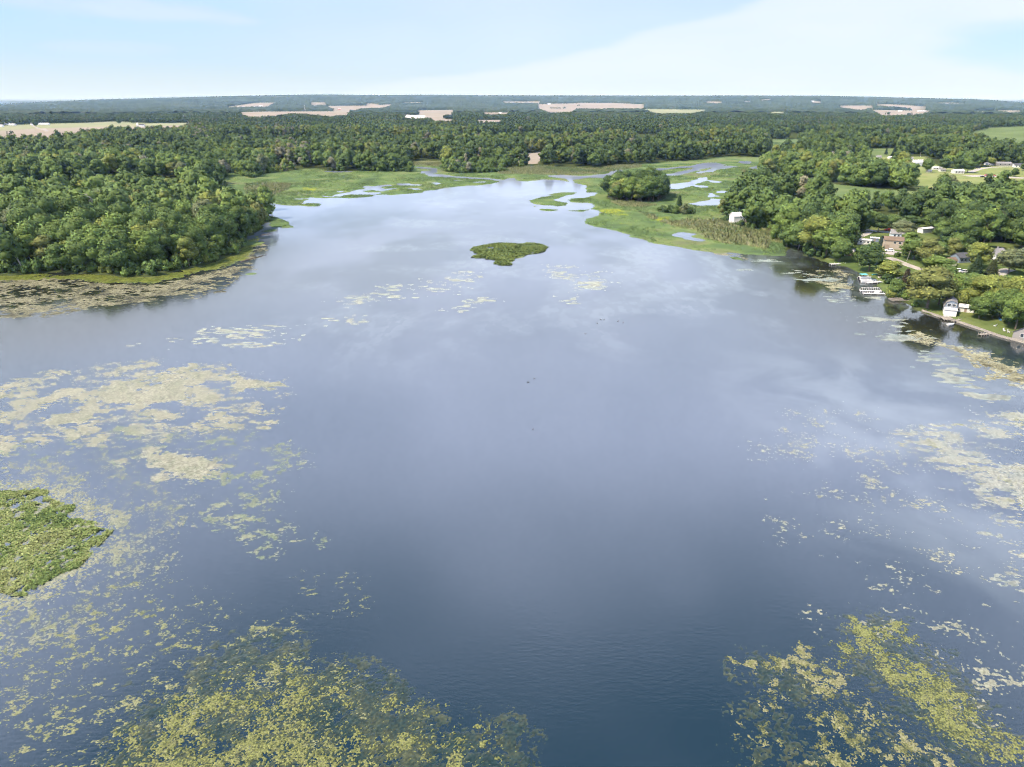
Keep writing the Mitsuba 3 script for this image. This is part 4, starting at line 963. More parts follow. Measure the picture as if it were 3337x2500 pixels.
# shrubs of the thicket in the marsh and along the lakeside lawns
for k, (view, zx, base, top, width, t_, label) in enumerate([
        ('R3', 1370, 1015, 965, 90, 0, 'dark shrub at the left end of the marsh thicket'), ('R3', 1425, 1022, 960, 100, 0, 'dark shrub second from the left in the marsh thicket'), ('R3', 1480, 1028, 965, 90, 1, 'shrub in the middle of the marsh thicket'),
        ('R3', 1545, 1032, 945, 100, 5, 'grey-green shrub right of the conifer in the marsh thicket'), ('R3', 1600, 1030, 975, 80, 0, 'dark shrub at the right end of the marsh thicket'), ('R3', 1840, 1040, 910, 60, 4, 'tall olive shrub by the marsh pool'),
        ('R3', 1870, 1090, 1050, 80, 0, 'dark low shrub by the white barn'), ('R3', 2000, 1130, 1080, 90, 0, 'dark low shrub right of the white barn'), ('V1', 730, 880, 770, 190, 3, 'yellow-green lakeside bush beside the dock timbers'),
        ('V1', 1325, 900, 828, 95, 3, 'lime green bush left behind the gambrel lake house'), ('V1', 1380, 1060, 985, 150, 0, 'dark bush beside the gambrel lake house front'), ('V1', 640, 720, 610, 130, 0, 'dark bush below the low light green tree'),
        ('V1', 1620, 960, 915, 90, 3, 'yellow bush above the white shed'), ('V1', 490, 290, 235, 70, 0, 'dark bush left of the small blue spruce'), ('V1', 780, 410, 365, 80, 0, 'clipped dark bush by the concrete pad')]):
    x_, y_, h_, mpp = sight(view, zx, base, top)
    key = f'shrub_{k:03d}' if k else 'shrub'
    scene[key] = {**raw_ply(*crown_mesh(860 + k, h_, width * mpp / 2, -.3, 8, 500, .5, TINTS[TINT_NAMES[t_]]), 'm_leaf'), 'to_world': T().translate([x_, y_, float(land_z(x_, y_))])}
    say(key, label, 'shrub', 'shrubs')
# two bleached dead trees in the left woods, and drift logs off the point
for k, (zx, base, top, lean, label) in enumerate([(165, 1248, 1075, -5.5, 'bleached leaning dead tree at the water edge of the left woods'), (12, 900, 770, 1.0, 'bare pale dead trunk at the left edge of the photo among green crowns')]):
    x_, y_, h_, mpp = sight('R1', zx, base, top)
    key = f'dead_tree_{k:03d}' if k else 'dead_tree'
    if k == 0:
        x_, y_ = on_land('R1', [(zx, base + 4)])[0]
    tw, g = T().translate([x_, y_, float(land_z(x_, y_))]), rng_of(55 + k)
    h_ = min(h_, 21)
    put(key + '__trunk', tube([(0, 0, -.5), (lean * .4, 0, h_ * .4), (lean * .8, .3, h_ * .75), (lean, .2, h_)], [.38, .30, .20, .06]), 'm_pale_bark', smooth=True, to_world=tw)
    for b_ in range(9):
        t_, ph = g.uniform(.35, .95), g.uniform(0, 6.283)
        p0 = np.array([lean * t_, .2 * t_, h_ * t_])
        d_ = np.array([math.cos(ph), math.sin(ph), .55]) * g.uniform(1.6, 4.2) * (1.3 - t_)
        put(key + ('__branch' if b_ == 0 else f'__branch_{b_:03d}'), tube([p0, p0 + d_ * .5 + [0, 0, .1], p0 + d_ + [0, 0, .5]], [.11, .07, .03], 5), 'm_pale_bark', smooth=True, to_world=tw)
    say(key, label, 'dead tree')
for k, (p, q, label) in enumerate([((1530, 1178), (1690, 1132), 'long dark drift log with broken branches off the wooded point'), ((1655, 1010), (1722, 998), 'short dark log afloat beside the reeds of the wooded point')]):
    a_, b_ = ground('R1', [p, q])
    key = f'log_{k:03d}' if k else 'log'
    d_ = b_ - a_
    pts = [np.append(a_ + d_ * t, .12 + .1 * math.sin(5 * t)) for t in (0, .3, .6, 1)]
    parts = [tube(pts, [.34, .30, .24, .10], 7)]
    g = rng_of(70 + k)
    for t in g.uniform(.2, 1, 7):
        c_ = np.append(a_ + d_ * t, .2)
        parts.append(tube([c_, c_ + g.normal(0, 1, 3) * [1, 1.4, .2] + [0, 0, .5]], [.10, .03], 5))
    put(key, join(parts), 'm_bark', label, 'log', smooth=True)


# ---------------------------------------------------------------- buildings
def paint(name, rgb, rough=.6):
    scene['m_' + name] = matte(rgb, rough)


def patchy(rgb, s=1.2, amt=.22):
    def fn(p, n, uv):
        k = mikit.fbm(p.x * s, p.y * s, p.z * s, 3)
        return mi.Color3f(*rgb) * (1 - amt + 2 * amt * k)
    return {'type': 'twosided', 'bsdf': {'type': 'diffuse', 'reflectance': mikit.proc(fn)}}


for nm, rgb, ro in (('white', (.50, .51, .51), .5), ('cream', (.58, .55, .47), .6), ('tan', (.29, .25, .20), .7), ('slate', (.15, .19, .24), .6), ('paleblue', (.42, .48, .53), .6), ('brick', (.21, .205, .20), .8), ('brown', (.12, .075, .05), .8),
                    ('barnred', (.34, .06, .045), .6), ('teal', (.10, .36, .40), .45), ('blue', (.08, .22, .45), .4), ('red', (.36, .03, .025), .3), ('black', (.025, .025, .03), .35), ('carwhite', (.72, .73, .74), .25),
                    ('tyre', (.02, .02, .02), .9), ('silver', (.42, .43, .44), .35), ('trim', (.48, .48, .47), .5), ('door', (.22, .18, .15), .5), ('duck', (.035, .03, .028), .7), ('steel', (.45, .46, .47), .4)):
    paint(nm, rgb, ro)
scene['m_pane'] = {'type': 'principled', 'base_color': {'type': 'rgb', 'value': [.03, .04, .05]}, 'roughness': .08, 'specular': .6}
scene['m_greyroof'], scene['m_brownroof'], scene['m_darkroof'] = patchy((.20, .20, .205)), patchy((.15, .115, .09)), patchy((.08, .085, .095))
scene['m_metalroof'], scene['m_concrete'], scene['m_timber'] = patchy((.46, .47, .48), .3, .12), patchy((.30, .295, .28), .5), patchy((.26, .245, .22), 2.)
scene['m_gravel'] = patchy((.28, .265, .24), .6)


def bx(x0, x1, y0, y1, z0, z1):
    v = np.array([[x, y, z] for x in (x0, x1) for y in (y0, y1) for z in (z0, z1)], float)
    f = np.array([[0, 1, 3, 2], [4, 6, 7, 5], [0, 4, 5, 1], [2, 3, 7, 6], [0, 2, 6, 4], [1, 5, 7, 3]])
    return v, f


def prism(profile, x0, x1):
    """the outline (y, z), anticlockwise, pushed from x0 to x1"""
    p = np.asarray(profile, float)
    n = len(p)
    tri = trimesh.creation.triangulate_polygon(shapely.Polygon(p), engine='earcut')
    tv, tf = np.asarray(tri[0]), np.asarray(tri[1])
    m0 = (np.column_stack([np.full(len(tv), x0), tv]), tf[:, ::-1])
    m1 = (np.column_stack([np.full(len(tv), x1), tv]), tf)
    v = np.vstack([np.column_stack([np.full(n, x0), p]), np.column_stack([np.full(n, x1), p])])
    k = np.arange(n)
    side = (v, np.stack([k, (k + 1) % n, (k + 1) % n + n, k + n], 1))
    return join([m0, m1, side])


counts = {}


def fresh(name):
    n = counts.get(name, 0)
    counts[name] = n + 1
    return f'{name}_{n:03d}' if n else name


def part(key, name, mesh, bsdf, tw, kind=None, label=None, smooth=False):
    k = fresh(f'{key}__{name}')
    put(k, mesh, bsdf, label, kind=kind, smooth=smooth, to_world=tw)
    return k


def on(view, zx, zy, z=None):
    p = on_land(view, [(zx, zy)])[0]
    return float(p[0]), float(p[1]), float(land_z(p[0], p[1])) if z is None else z


def place(pos, deg):
    return T().translate(list(pos)).rotate([0, 0, 1], deg)


def house(name, label, cat, pos, deg, w, d, eave, rise, wall, roof, openings=(), chimney=None, flat=False, over=.4, group=None):
    """gable along x; openings: (kind, side, along, sill, width, height), side f(ront, -y), b(ack), l(eft, -x), r(ight)"""
    key = fresh(name)
    tw = place(pos, deg)
    say(key, label, cat, group)
    e, rg = eave, eave + rise
    part(key, 'wall', prism([(-d / 2, -.6), (d / 2, -.6), (d / 2, e), (0, rg), (-d / 2, e)], -w / 2, w / 2), wall, tw)
    sl = rise / (d / 2)
    t = .16
    for sgn in (1,):
        y1 = d / 2 + over
        prof = [(-y1, e - over * sl + .02), (0, rg + .02), (y1, e - over * sl + .02), (y1, e - over * sl + t + .02), (0, rg + t + .03), (-y1, e - over * sl + t + .02)]
        rk = part(key, 'roof', prism(prof, -w / 2 - over, w / 2 + over), roof, tw)
    if chimney:
        part(key, 'chimney', bx(chimney - .35, chimney + .35, .2, .9, rg - 1, rg + .9), 'm_brick', tw)
    for kind, side, along, sill, ow, oh in openings:
        o = .05
        if side in 'fb':
            yy = (-d / 2 - o, -d / 2 + .02) if side == 'f' else (d / 2 - .02, d / 2 + o)
            fr, pn = bx(along - ow / 2 - .09, along + ow / 2 + .09, *yy, sill - .09, sill + oh + .09), bx(along - ow / 2, along + ow / 2, yy[0] - .012, yy[1] + .012, sill, sill + oh)
        else:
            xx = (-w / 2 - o, -w / 2 + .02) if side == 'l' else (w / 2 - .02, w / 2 + o)
            fr, pn = bx(*xx, along - ow / 2 - .09, along + ow / 2 + .09, sill - .09, sill + oh + .09), bx(xx[0] - .012, xx[1] + .012, along - ow / 2, along + ow / 2, sill, sill + oh)
        if kind == 'window':
            kk = part(key, 'window', fr, 'm_trim', tw)
            part(kk, 'pane', pn, 'm_pane', tw)
        else:
            part(key, kind, pn, 'm_trim' if kind == 'garage_door' else 'm_door', tw)
    return key


def wins(side, xs_, sill=1.0, w=1.0, h=1.2):
    return [('window', side, a, sill, w, h) for a in xs_]


# the lakeside: a gambrel cottage at the seawall
p = on('V1', 1365, 1035)
key, tw = fresh('house'), place(p, 62)
say(key, 'small white lake cottage with a dark gambrel upper storey and white porch at the seawall', 'house')
part(key, 'wall', bx(-3.6, 3.6, -2.3, 2.3, -.6, 2.7), 'm_white', tw)
part(key, 'porch', prism([(-2.1, -.6), (2.1, -.6), (2.1, 2.2), (-2.1, 2.2)], -6.2, -3.62), 'm_white', tw)
part(key, 'porch_roof', prism([(-2.4, 2.22), (2.4, 2.22), (2.4, 2.34), (0, 2.75), (-2.4, 2.34)], -6.5, -3.64), 'm_metalroof', tw)
part(key, 'gable', prism([(-2.25, 2.72), (2.25, 2.72), (1.7, 4.6), (0, 5.45), (-1.7, 4.6)], -3.5, 3.5), 'm_slate', tw)
part(key, 'roof', prism([(-2.55, 2.66), (-1.78, 4.66), (0, 5.52), (1.78, 4.66), (2.55, 2.66), (2.72, 2.7), (1.92, 4.78), (0, 5.7), (-1.92, 4.78), (-2.72, 2.7)], -3.75, 3.75), 'm_greyroof', tw)
for yy in (-.85, .85):
    k_ = part(key, 'window', bx(-3.58, -3.48, yy - .7, yy + .7, 3.05, 4.25), 'm_trim', tw)
    part(k_, 'pane', bx(-3.60, -3.47, yy - .58, yy + .58, 3.15, 4.15), 'm_pane', tw)
for xx in (-1.8, 1.2):
    k_ = part(key, 'window', bx(xx - .6, xx + .6, -2.36, -2.28, .9, 2.1), 'm_trim', tw)
    part(k_, 'pane', bx(xx - .5, xx + .5, -2.38, -2.27, 1.0, 2.0), 'm_pane', tw)
house('shed', 'white garden shed under the yellowish tree right of the lake cottage', 'shed', on('V1', 1555, 1030), 150, 5.2, 3.0, 2.0, .8, 'm_white', 'm_metalroof', [('door', 'b', .4, 0, .9, 1.8)] + wins('b', (-1.4,), .9, .8, .7))
house('shed', 'small dark boat shed with a white door end on the lawn behind the docks', 'shed', on('V1', 775, 722), 60, 3.6, 2.8, 1.9, .9, 'm_brown', 'm_darkroof', [('garage_door', 'l', 0, .05, 1.9, 1.7)])
house('shed', 'brown garden shed with white door beside a grey patio near the inlet', 'shed', on('V1', 215, 395), 165, 4.8, 3.4, 2.2, .9, 'm_brown', 'm_greyroof', [('garage_door', 'b', 1.4, .05, 1.1, 1.9)])
house('shed', 'little slate shed with a pale flat roof beside the long white mobile home', 'shed', on('V1', 515, 238), 160, 4.4, 2.8, 2.2, .35, 'm_slate', 'm_metalroof', [('door', 'b', 0, 0, .9, 1.9)])
house('house', 'tan two level house with brown roof and open carport by the concrete pad', 'house', on('V1', 715, 318), 158, 9.5, 7.0, 5.0, 1.5, 'm_tan', 'm_brownroof', wins('b', (-3.2, -.6), 3.2, 1.2, 1.1) + wins('r', (-1.5, 1.5), 3.2, 1.2, 1.1) + [('door', 'b', 3.2, .1, 2.8, 2.3)], .0)
house('house', 'pale blue house close behind the tan two level house', 'house', on('V1', 770, 232), 160, 8.0, 7.0, 4.6, 1.9, 'm_paleblue', 'm_greyroof', wins('b', (-2, 0, 2), 2.8) + wins('r', (0,), 3.2, 1.4, 1.1))
house('house', 'long white mobile home by the looping driveway', 'house', on('V1', 385, 262), 152, 8.5, 3.8, 2.5, .4, 'm_white', 'm_metalroof', wins('b', (-2.8, -.9, 1, 2.9), 1.0, 1.0, .8) + [('door', 'b', 3.7, .1, .7, 1.9)])
house('house', 'white mobile home with pale roof up the slope among trees', 'house', on('V1', 1090, 140), 200, 9.0, 4.2, 2.7, .5, 'm_white', 'm_metalroof', wins('f', (-3, -1, 1, 3), 1.0, 1.2, .8) + wins('l', (0,), 1, 1.2, .8))
house('house', 'white house with grey hip-like roof among trees right of the slate blue house', 'house', on('V1', 1870, 425), 22, 9.5, 8.0, 3.0, 2.1, 'm_white', 'm_greyroof', wins('f', (-3.4, -1, 1.4), .9, 1.2, 1.2) + wins('l', (-2, 2), .9) + [('door', 'f', 3.3, .1, 1.0, 2)], 2.0)
house('house', 'slate blue house with white shutters and dark roof between trees', 'house', on('V1', 1490, 465), 14, 7.5, 6.0, 2.8, 1.8, 'm_slate', 'm_darkroof', wins('f', (-2.4, 0, 2.4), .8, 1.2, 1.3))
house('house', 'low house with brown roof half hidden below the slate blue house', 'house', on('V1', 1355, 500), 10, 5.5, 4.5, 2.4, 1.3, 'm_cream', 'm_brownroof', wins('f', (-1.2, 1.2), .8))
house('house', 'grey roofed house corner cut by the right edge at the seawall', 'house', on('V1', 2235, 1330), 30, 7.0, 6.0, 2.0, 2.2, 'm_brick', 'm_darkroof', wins('l', (0,), .8))
house('barn', 'big white barn standing at the marsh edge under dark trees', 'barn', on('R4', 225, 952), 8, 10.5, 8.0, 4.6, 2.2, 'm_white', 'm_metalroof', [('door', 'f', 3.6, .1, 2.2, 2.4)])
house('house', 'blue walled house with a bright white roof among the marsh edge trees', 'house', on('R4', 665, 955), 25, 11, 7, 3.0, 2.0, 'm_slate', 'm_metalroof', wins('f', (-3.5, -1, 2), .8) + [('door', 'f', 4.2, .1, 1, 2)])
far_spec = [('V2', 428, 245, 40, 5.0, 'm_white', 'm_metalroof', 'small white building left in the far village beside dark pines'), ('V2', 212, 224, 45, 2.6, 'm_cream', 'm_greyroof', 'low cream house leftmost in the far village'),
            ('V2', 685, 282, 45, 4.2, 'm_white', 'm_greyroof', 'small white house with grey roof in the far village'), ('V2', 822, 282, 70, 3.2, 'm_white', 'm_metalroof', 'low white roofed building below the two far conifers'),
            ('V2', 1010, 292, 60, 3.0, 'm_paleblue', 'm_greyroof', 'bluish house behind the big white pole barn'), ('V2', 1085, 362, 115, 7.5, 'm_white', 'm_metalroof', 'big white pole barn in the far village'), ('V2', 1030, 402, 50, 3.4, 'm_white', 'm_metalroof', 'small white building in front of the big pole barn'),
            ('V2', 1292, 398, 85, 3.4, 'm_white', 'm_metalroof', 'white roofed long building right of the round green tree'), ('V2', 1350, 418, 60, 3.2, 'm_white', 'm_greyroof', 'white cottage in front of the dark round tree in the far village'),
            ('V2', 1212, 428, 42, 3.0, 'm_cream', 'm_metalroof', 'small cream shed at the foot of the round green tree'), ('V2', 1512, 436, 105, 4.6, 'm_trim', 'm_metalroof', 'pale garage under dark trees in the far village'),
            ('V2', 1870, 352, 120, 3.0, 'm_white', 'm_metalroof', 'white building behind the golden yellow tree'), ('V2', 1985, 356, 145, 4.4, 'm_brick', 'm_greyroof', 'long grey brick house right of the golden yellow tree'), ('V2', 2150, 374, 95, 4.6, 'm_white', 'm_darkroof', 'white house with dark roof at the right edge of the far village'),
            ('V1', 505, 52, 75, 3.0, 'm_white', 'm_metalroof', 'white camper trailer at the top of the looping driveway'),
            ('F1', 18, 425, 42, 7, 'm_white', 'm_metalroof', 'white barn at the far left edge of the photo'), ('F1', 56, 404, 48, 8, 'm_white', 'm_metalroof', 'tall white barn second from the left edge'), ('F1', 132, 410, 62, 6, 'm_white', 'm_metalroof', 'long white shed right of the silo'),
            ('F1', 455, 402, 96, 6, 'm_white', 'm_metalroof', 'very long white poultry barn by the left field'), ('F1', 328, 405, 22, 7, 'm_white', 'm_greyroof', 'small white farmhouse left of the lane tree'), ('F1', 1465, 418, 55, 7, 'm_white', 'm_darkroof', 'white farmhouse with dark roof at the edge of the left field'),
            ('F1', 1416, 416, 16, 10, 'm_white', 'm_metalroof', 'narrow tall white building beside the dark roofed farmhouse'), ('F2', 475, 182, 34, 10, 'm_white', 'm_metalroof', 'white barn in the far pink field on the left'), ('F2', 940, 168, 36, 10, 'm_cream', 'm_metalroof', 'cream barn with pale roof on the far ridge'),
            ('F2', 1283, 212, 30, 9, 'm_barnred', 'm_metalroof', 'red barn with white roof in the far field'), ('F2', 400, 186, 30, 6, 'm_white', 'm_metalroof', 'low white shed left in the far fields'), ('F2', 660, 187, 50, 5, 'm_paleblue', 'm_metalroof', 'long pale shed among far trees'),
            ('F3', 565, 197, 24, 8, 'm_white', 'm_metalroof', 'white barn among trees in the middle distance'), ('F3', 955, 124, 30, 12, 'm_white', 'm_metalroof', 'white farm building left in the big far field'), ('F3', 1205, 109, 34, 12, 'm_white', 'm_metalroof', 'long white farm building behind the far grove'),
            ('F3', 1420, 108, 18, 14, 'm_white', 'm_metalroof', 'small white house at the back of the big far field'), ('F3', 1880, 116, 24, 12, 'm_white', 'm_metalroof', 'white barn left of the far white dome silo'), ('F3', 190, 96, 26, 14, 'm_white', 'm_metalroof', 'white barn near the horizon left of centre'),
            ('F4', 742, 92, 20, 14, 'm_white', 'm_metalroof', 'white barn near the horizon right of centre'), ('F4', 1500, 158, 60, 9, 'm_white', 'm_metalroof', 'largest white farm building right of the far field'), ('F4', 1350, 157, 28, 9, 'm_white', 'm_metalroof', 'white shed in the far right field'),
            ('F4', 1605, 157, 24, 8, 'm_cream', 'm_metalroof', 'small pale building at the right of the far farm')]
for view, zx, zy, wz, h, wall, roof, label in far_spec:
    q = on(view, zx, zy)
    w = wz * project(q[0], q[1], q[2])[2] / FPX * VIEWS[view][2]
    d = min(max(w * .6, 3.5), 14)
    e_ = h * .62
    house('barn' if 'barn' in label or 'shed' in label else 'house' if 'camper' not in label else 'camper', label, 'barn' if 'barn' in label else 'shed' if 'shed' in label else 'camper' if 'camper' in label else 'house', q, gt.uniform(-14, 14), w, d, e_, h - e_, wall, roof,
          wins('f', [(-.3 + .3 * k) * w for k in range(3)], .9, min(1.4, w * .12), min(1.3, e_ * .45)) if q[1] < 2500 else ())
for view, zx, zy, r_, h_, dome, label in (('F1', 96, 408, 2.6, 10, 1, 'white silo between the barns at the far left'), ('F2', 968, 162, 5, 16, 1, 'pale silo beside the cream barn'), ('F3', 1906, 117, 9, 14, 1, 'white dome silo on the far right ridge'), ('F3', 1985, 100, 8, 14, 1, 'white dome silo nearest the horizon')):
    q = on(view, zx, zy)
    key = fresh('silo')
    say(key, label, 'silo')
    prof = trimesh.creation.revolve(np.array([[r_, -1], [r_, h_ - r_]]), sections=20)
    part(key, 'wall', (prof.vertices, prof.faces), 'm_white', place(q, 0), smooth=True)
    an = np.linspace(0, math.pi / 2, 7)
    prof = trimesh.creation.revolve(np.stack([r_ * 1.01 * np.cos(an), h_ - r_ + r_ * .8 * np.sin(an)], 1), sections=20)
    part(key, 'roof', (prof.vertices, prof.faces), 'm_metalroof', place(q, 0), smooth=True)


# roads, drives and pads
def ribbon(key, view, pts, width, bsdf, label, name_kind='structure', lift=.09):
    c = on_land(view, pts)
    seg = [c[0]]
    for a, b in zip(c[:-1], c[1:]):
        n_ = max(2, int(np.linalg.norm(b - a) / 1.5))
        seg += [a + (b - a) * t for t in np.linspace(0, 1, n_ + 1)[1:]]
    c = ndimage.gaussian_filter1d(np.array(seg), 2.5, axis=0, mode='nearest')
    t = np.gradient(c, axis=0)
    t /= np.linalg.norm(t, axis=1, keepdims=True) + 1e-9
    n_ = np.stack([-t[:, 1], t[:, 0]], 1)
    off = np.linspace(-.5, .5, 5)
    V_ = c[:, None] + n_[:, None] * (off * width)[None, :, None]
    z_ = land_z(V_[..., 0], V_[..., 1]) + lift + np.where(np.abs(off) == .5, -.06, 0)[None]
    v = np.concatenate([V_, z_[..., None]], -1).reshape(-1, 3)
    ii = np.arange(len(c) * 5).reshape(-1, 5)
    q = np.stack([ii[:-1, :-1], ii[1:, :-1], ii[1:, 1:], ii[:-1, 1:]], -1).reshape(-1, 4)[:, ::-1]
    put(key, (v, q), bsdf, label, kind=name_kind, smooth=True)


ribbon('driveway', 'V1', [(720, 138), (560, 128), (480, 120), (400, 92), (340, 92)], 5.0, 'm_concrete', 'pale looping driveway behind the tan house')
ribbon('driveway_001', 'V1', [(470, 122), (430, 155), (370, 180), (310, 202)], 4.2, 'm_concrete', 'branch of the looping driveway towards the mobile home')
ribbon('driveway_002', 'V1', [(640, 385), (700, 368), (790, 350)], 6.5, 'm_concrete', 'concrete pad under the carport of the tan house')
ribbon('driveway_003', 'V1', [(2090, 560), (2010, 555), (1940, 590), (1880, 640)], 6.0, 'm_concrete', 'curved concrete driveway at the right edge')
ribbon('road', 'V1', [(630, 412), (720, 432), (790, 462), (880, 505), (1000, 545), (1150, 600)], 4.6, 'm_gravel', 'gravel lane running through the lakeside lawns')
ribbon('path', 'V1', [(340, 490), (400, 500), (500, 505)], 5.0, 'm_gravel', 'bare sandy patch under the dark oak')
ribbon('path_001', 'V1', [(200, 310), (260, 330), (290, 350)], 4.0, 'm_concrete', 'grey patio beside the brown garden shed')
ribbon('road_001', 'V2', [(1640, 425), (1740, 392), (1860, 374), (2000, 368), (2212, 372)], 7.0, 'm_concrete', 'pale road curving round the far village green')
ribbon('road_002', 'V2', [(1600, 470), (1750, 462), (1900, 470), (2060, 478), (2300, 492)], 16.0, 'm_concrete', 'pale parking strip before the far village green')
ribbon('road_003', 'F1', [(330, 405), (360, 422), (395, 440), (440, 452)], 7.0, 'm_gravel', 'farm lane at the left field', lift=.2)
ribbon('road_004', 'F1', [(450, 440), (490, 472)], 9.0, 'm_gravel', 'pale track across the tan left field', lift=.2)


# vehicles
def car(label, pos, deg, paint_, length=4.6, group=None):
    key = fresh('car')
    tw = place(pos, deg).scale(length / 4.6)
    say(key, label, 'car', group)
    body = prism([(-2.3, .32), (2.25, .32), (2.3, .62), (2.15, .82), (1.15, .95), (-1.9, .98), (-2.28, .85)], -.86, .86)
    cab = prism([(1.2, .94), (.45, 1.42), (-1.35, 1.44), (-2.05, .97)], -.70, .70)
    swap = lambda m_: (m_[0][:, [1, 0, 2]] * [1, 1, 1], m_[1][:, ::-1])
    part(key, 'body', swap(body), paint_, tw)
    part(key, 'window', swap(cab), 'm_pane', tw)
    part(key, 'roof', swap(prism([(.42, 1.43), (.40, 1.47), (-1.3, 1.50), (-1.36, 1.45)], -.68, .68)), paint_, tw)
    for sx in (-1.4, 1.4):
        for sy in (-.84, .84):
            cyl = trimesh.creation.cylinder(.33, .22, sections=14)
            part(key, 'wheel', (cyl.vertices[:, [0, 2, 1]] + [sx, sy, .33], cyl.faces[:, ::-1]), 'm_tyre', tw)


car('white car parked under the carport of the tan house', on('V1', 685, 352), 160, 'm_carwhite')
car('red car beside the dark tree on the looping driveway', on('V1', 672, 118), 175, 'm_red')
car('black car at the far end of the looping driveway', on('V1', 368, 112), 20, 'm_black')
car('white car left of the dark spruce below the slate blue house', on('V1', 1455, 575), 165, 'm_carwhite')
car('silver car right of the white one below the slate blue house', on('V1', 1525, 588), 165, 'm_silver')
car('dark car on the road at the far village green', on('V2', 1732, 382), 10, 'm_black', 5)
car('red pickup on the far parking strip', on('V2', 1825, 462), 5, 'm_red', 5.6)
car('dark red car right of the red pickup on the far parking strip', on('V2', 1890, 466), -5, 'm_red', 5)
car('black car left in the front of the far parking strip', on('V2', 1775, 478), 12, 'm_black', 5)
car('black car right in the front of the far parking strip', on('V2', 1835, 490), 8, 'm_black', 5)


# docks, boats and the seawall
def dock(label, p0, p1, width, z=.55, posts=4, bsdf='m_timber'):
    key = fresh('dock')
    say(key, label, 'dock')
    p0, p1 = np.asarray(p0[:2], float), np.asarray(p1[:2], float)
    d_ = p1 - p0
    l = float(np.linalg.norm(d_))
    tw = place((p0[0], p0[1], 0), math.degrees(math.atan2(d_[1], d_[0])))
    n_ = int(l / .34)
    part(key, 'deck', join([bx(k * .34, k * .34 + .30, -width / 2, width / 2, z, z + .06) for k in range(n_)]), bsdf, tw, kind='stuff')
    for s_ in (-1, 1):
        part(key, 'rail', bx(0, n_ * .34, s_ * (width / 2 - .12) - .05, s_ * (width / 2 - .12) + .05, z - .2, z - .003), bsdf, tw)
        for k in range(posts):
            xx = .2 + (l - .6) * k / max(1, posts - 1)
            part(key, 'post', bx(xx - .06, xx + .06, s_ * (width / 2 + .07) - .06, s_ * (width / 2 + .07) + .06, -1.2, z + .55), bsdf, tw)


gv = lambda zx, zy: ground('V1', [(zx, zy)])[0]
dock('long white dock, farther of the two side by side below the boats', gv(352, 800), gv(600, 806), 1.5, bsdf='m_trim')
dock('long white dock, nearer of the two side by side below the boats', gv(385, 832), gv(640, 836), 1.5, bsdf='m_trim')
dock('short white dock section joining the two long white docks', gv(540, 833), gv(556, 806), 1.8, z=.50, bsdf='m_trim', posts=2)
dock('weathered grey dock platform at the seawall below the lake cottage', gv(1275, 1115), gv(1410, 1120), 4.2, posts=4)
dock('narrow grey gangway on the right of the dock platform', gv(1400, 1150), gv(1490, 1128), .9, posts=2)
dock('white dock near the inlet mouth', gv(18, 500), gv(180, 494), 1.7, bsdf='m_trim')
dock('grey plank dock at the right edge under the seawall', gv(1705, 1303), gv(1810, 1292), 1.3)
dock('dock behind the pontoon boats reaching to the lawn', gv(430, 712), gv(600, 700), 1.4, bsdf='m_trim')
key = fresh('timber_stack')
say(key, 'stack of weathered grey dock timbers lying over the bank left of the huge olive tree', 'timber stack')
a_, b_ = gv(695, 905), gv(880, 900)
g = rng_of(91)
for k in range(9):
    o_ = np.array([g.normal(0, .3), (k % 5 - 2) * .95])
    z_ = .45 + .28 * (k // 5) + .015 * k
    p0_, p1_ = np.append(a_ + o_, z_), np.append(b_ + o_ + [g.normal(0, .5), g.normal(0, .4)], z_ + .15)
    part(key, 'timber', tube([p0_, p1_], [.16, .15], 5), 'm_timber', T())
key = fresh('dock_rack')
say(key, 'rack of upright white dock frames stored behind the two long docks', 'rack')
a_, b_ = gv(375, 782), gv(560, 782)
for k in range(10):
    c_ = a_ + (b_ - a_) * k / 9
    part(key, 'frame', join([bx(c_[0] - .05, c_[0] + .05, c_[1] - .9, c_[1] + .9, .95, 1.05), bx(c_[0] - .05, c_[0] + .05, c_[1] - .9, c_[1] - .8, -.8, .95), bx(c_[0] - .05, c_[0] + .05, c_[1] + .8, c_[1] + .9, -.8, .95)]), 'm_trim', T())
part(key, 'beam', bx(a_[0] - .3, b_[0] + .3, a_[1] - .06, a_[1] + .06, 1.053, 1.15), 'm_trim', T())


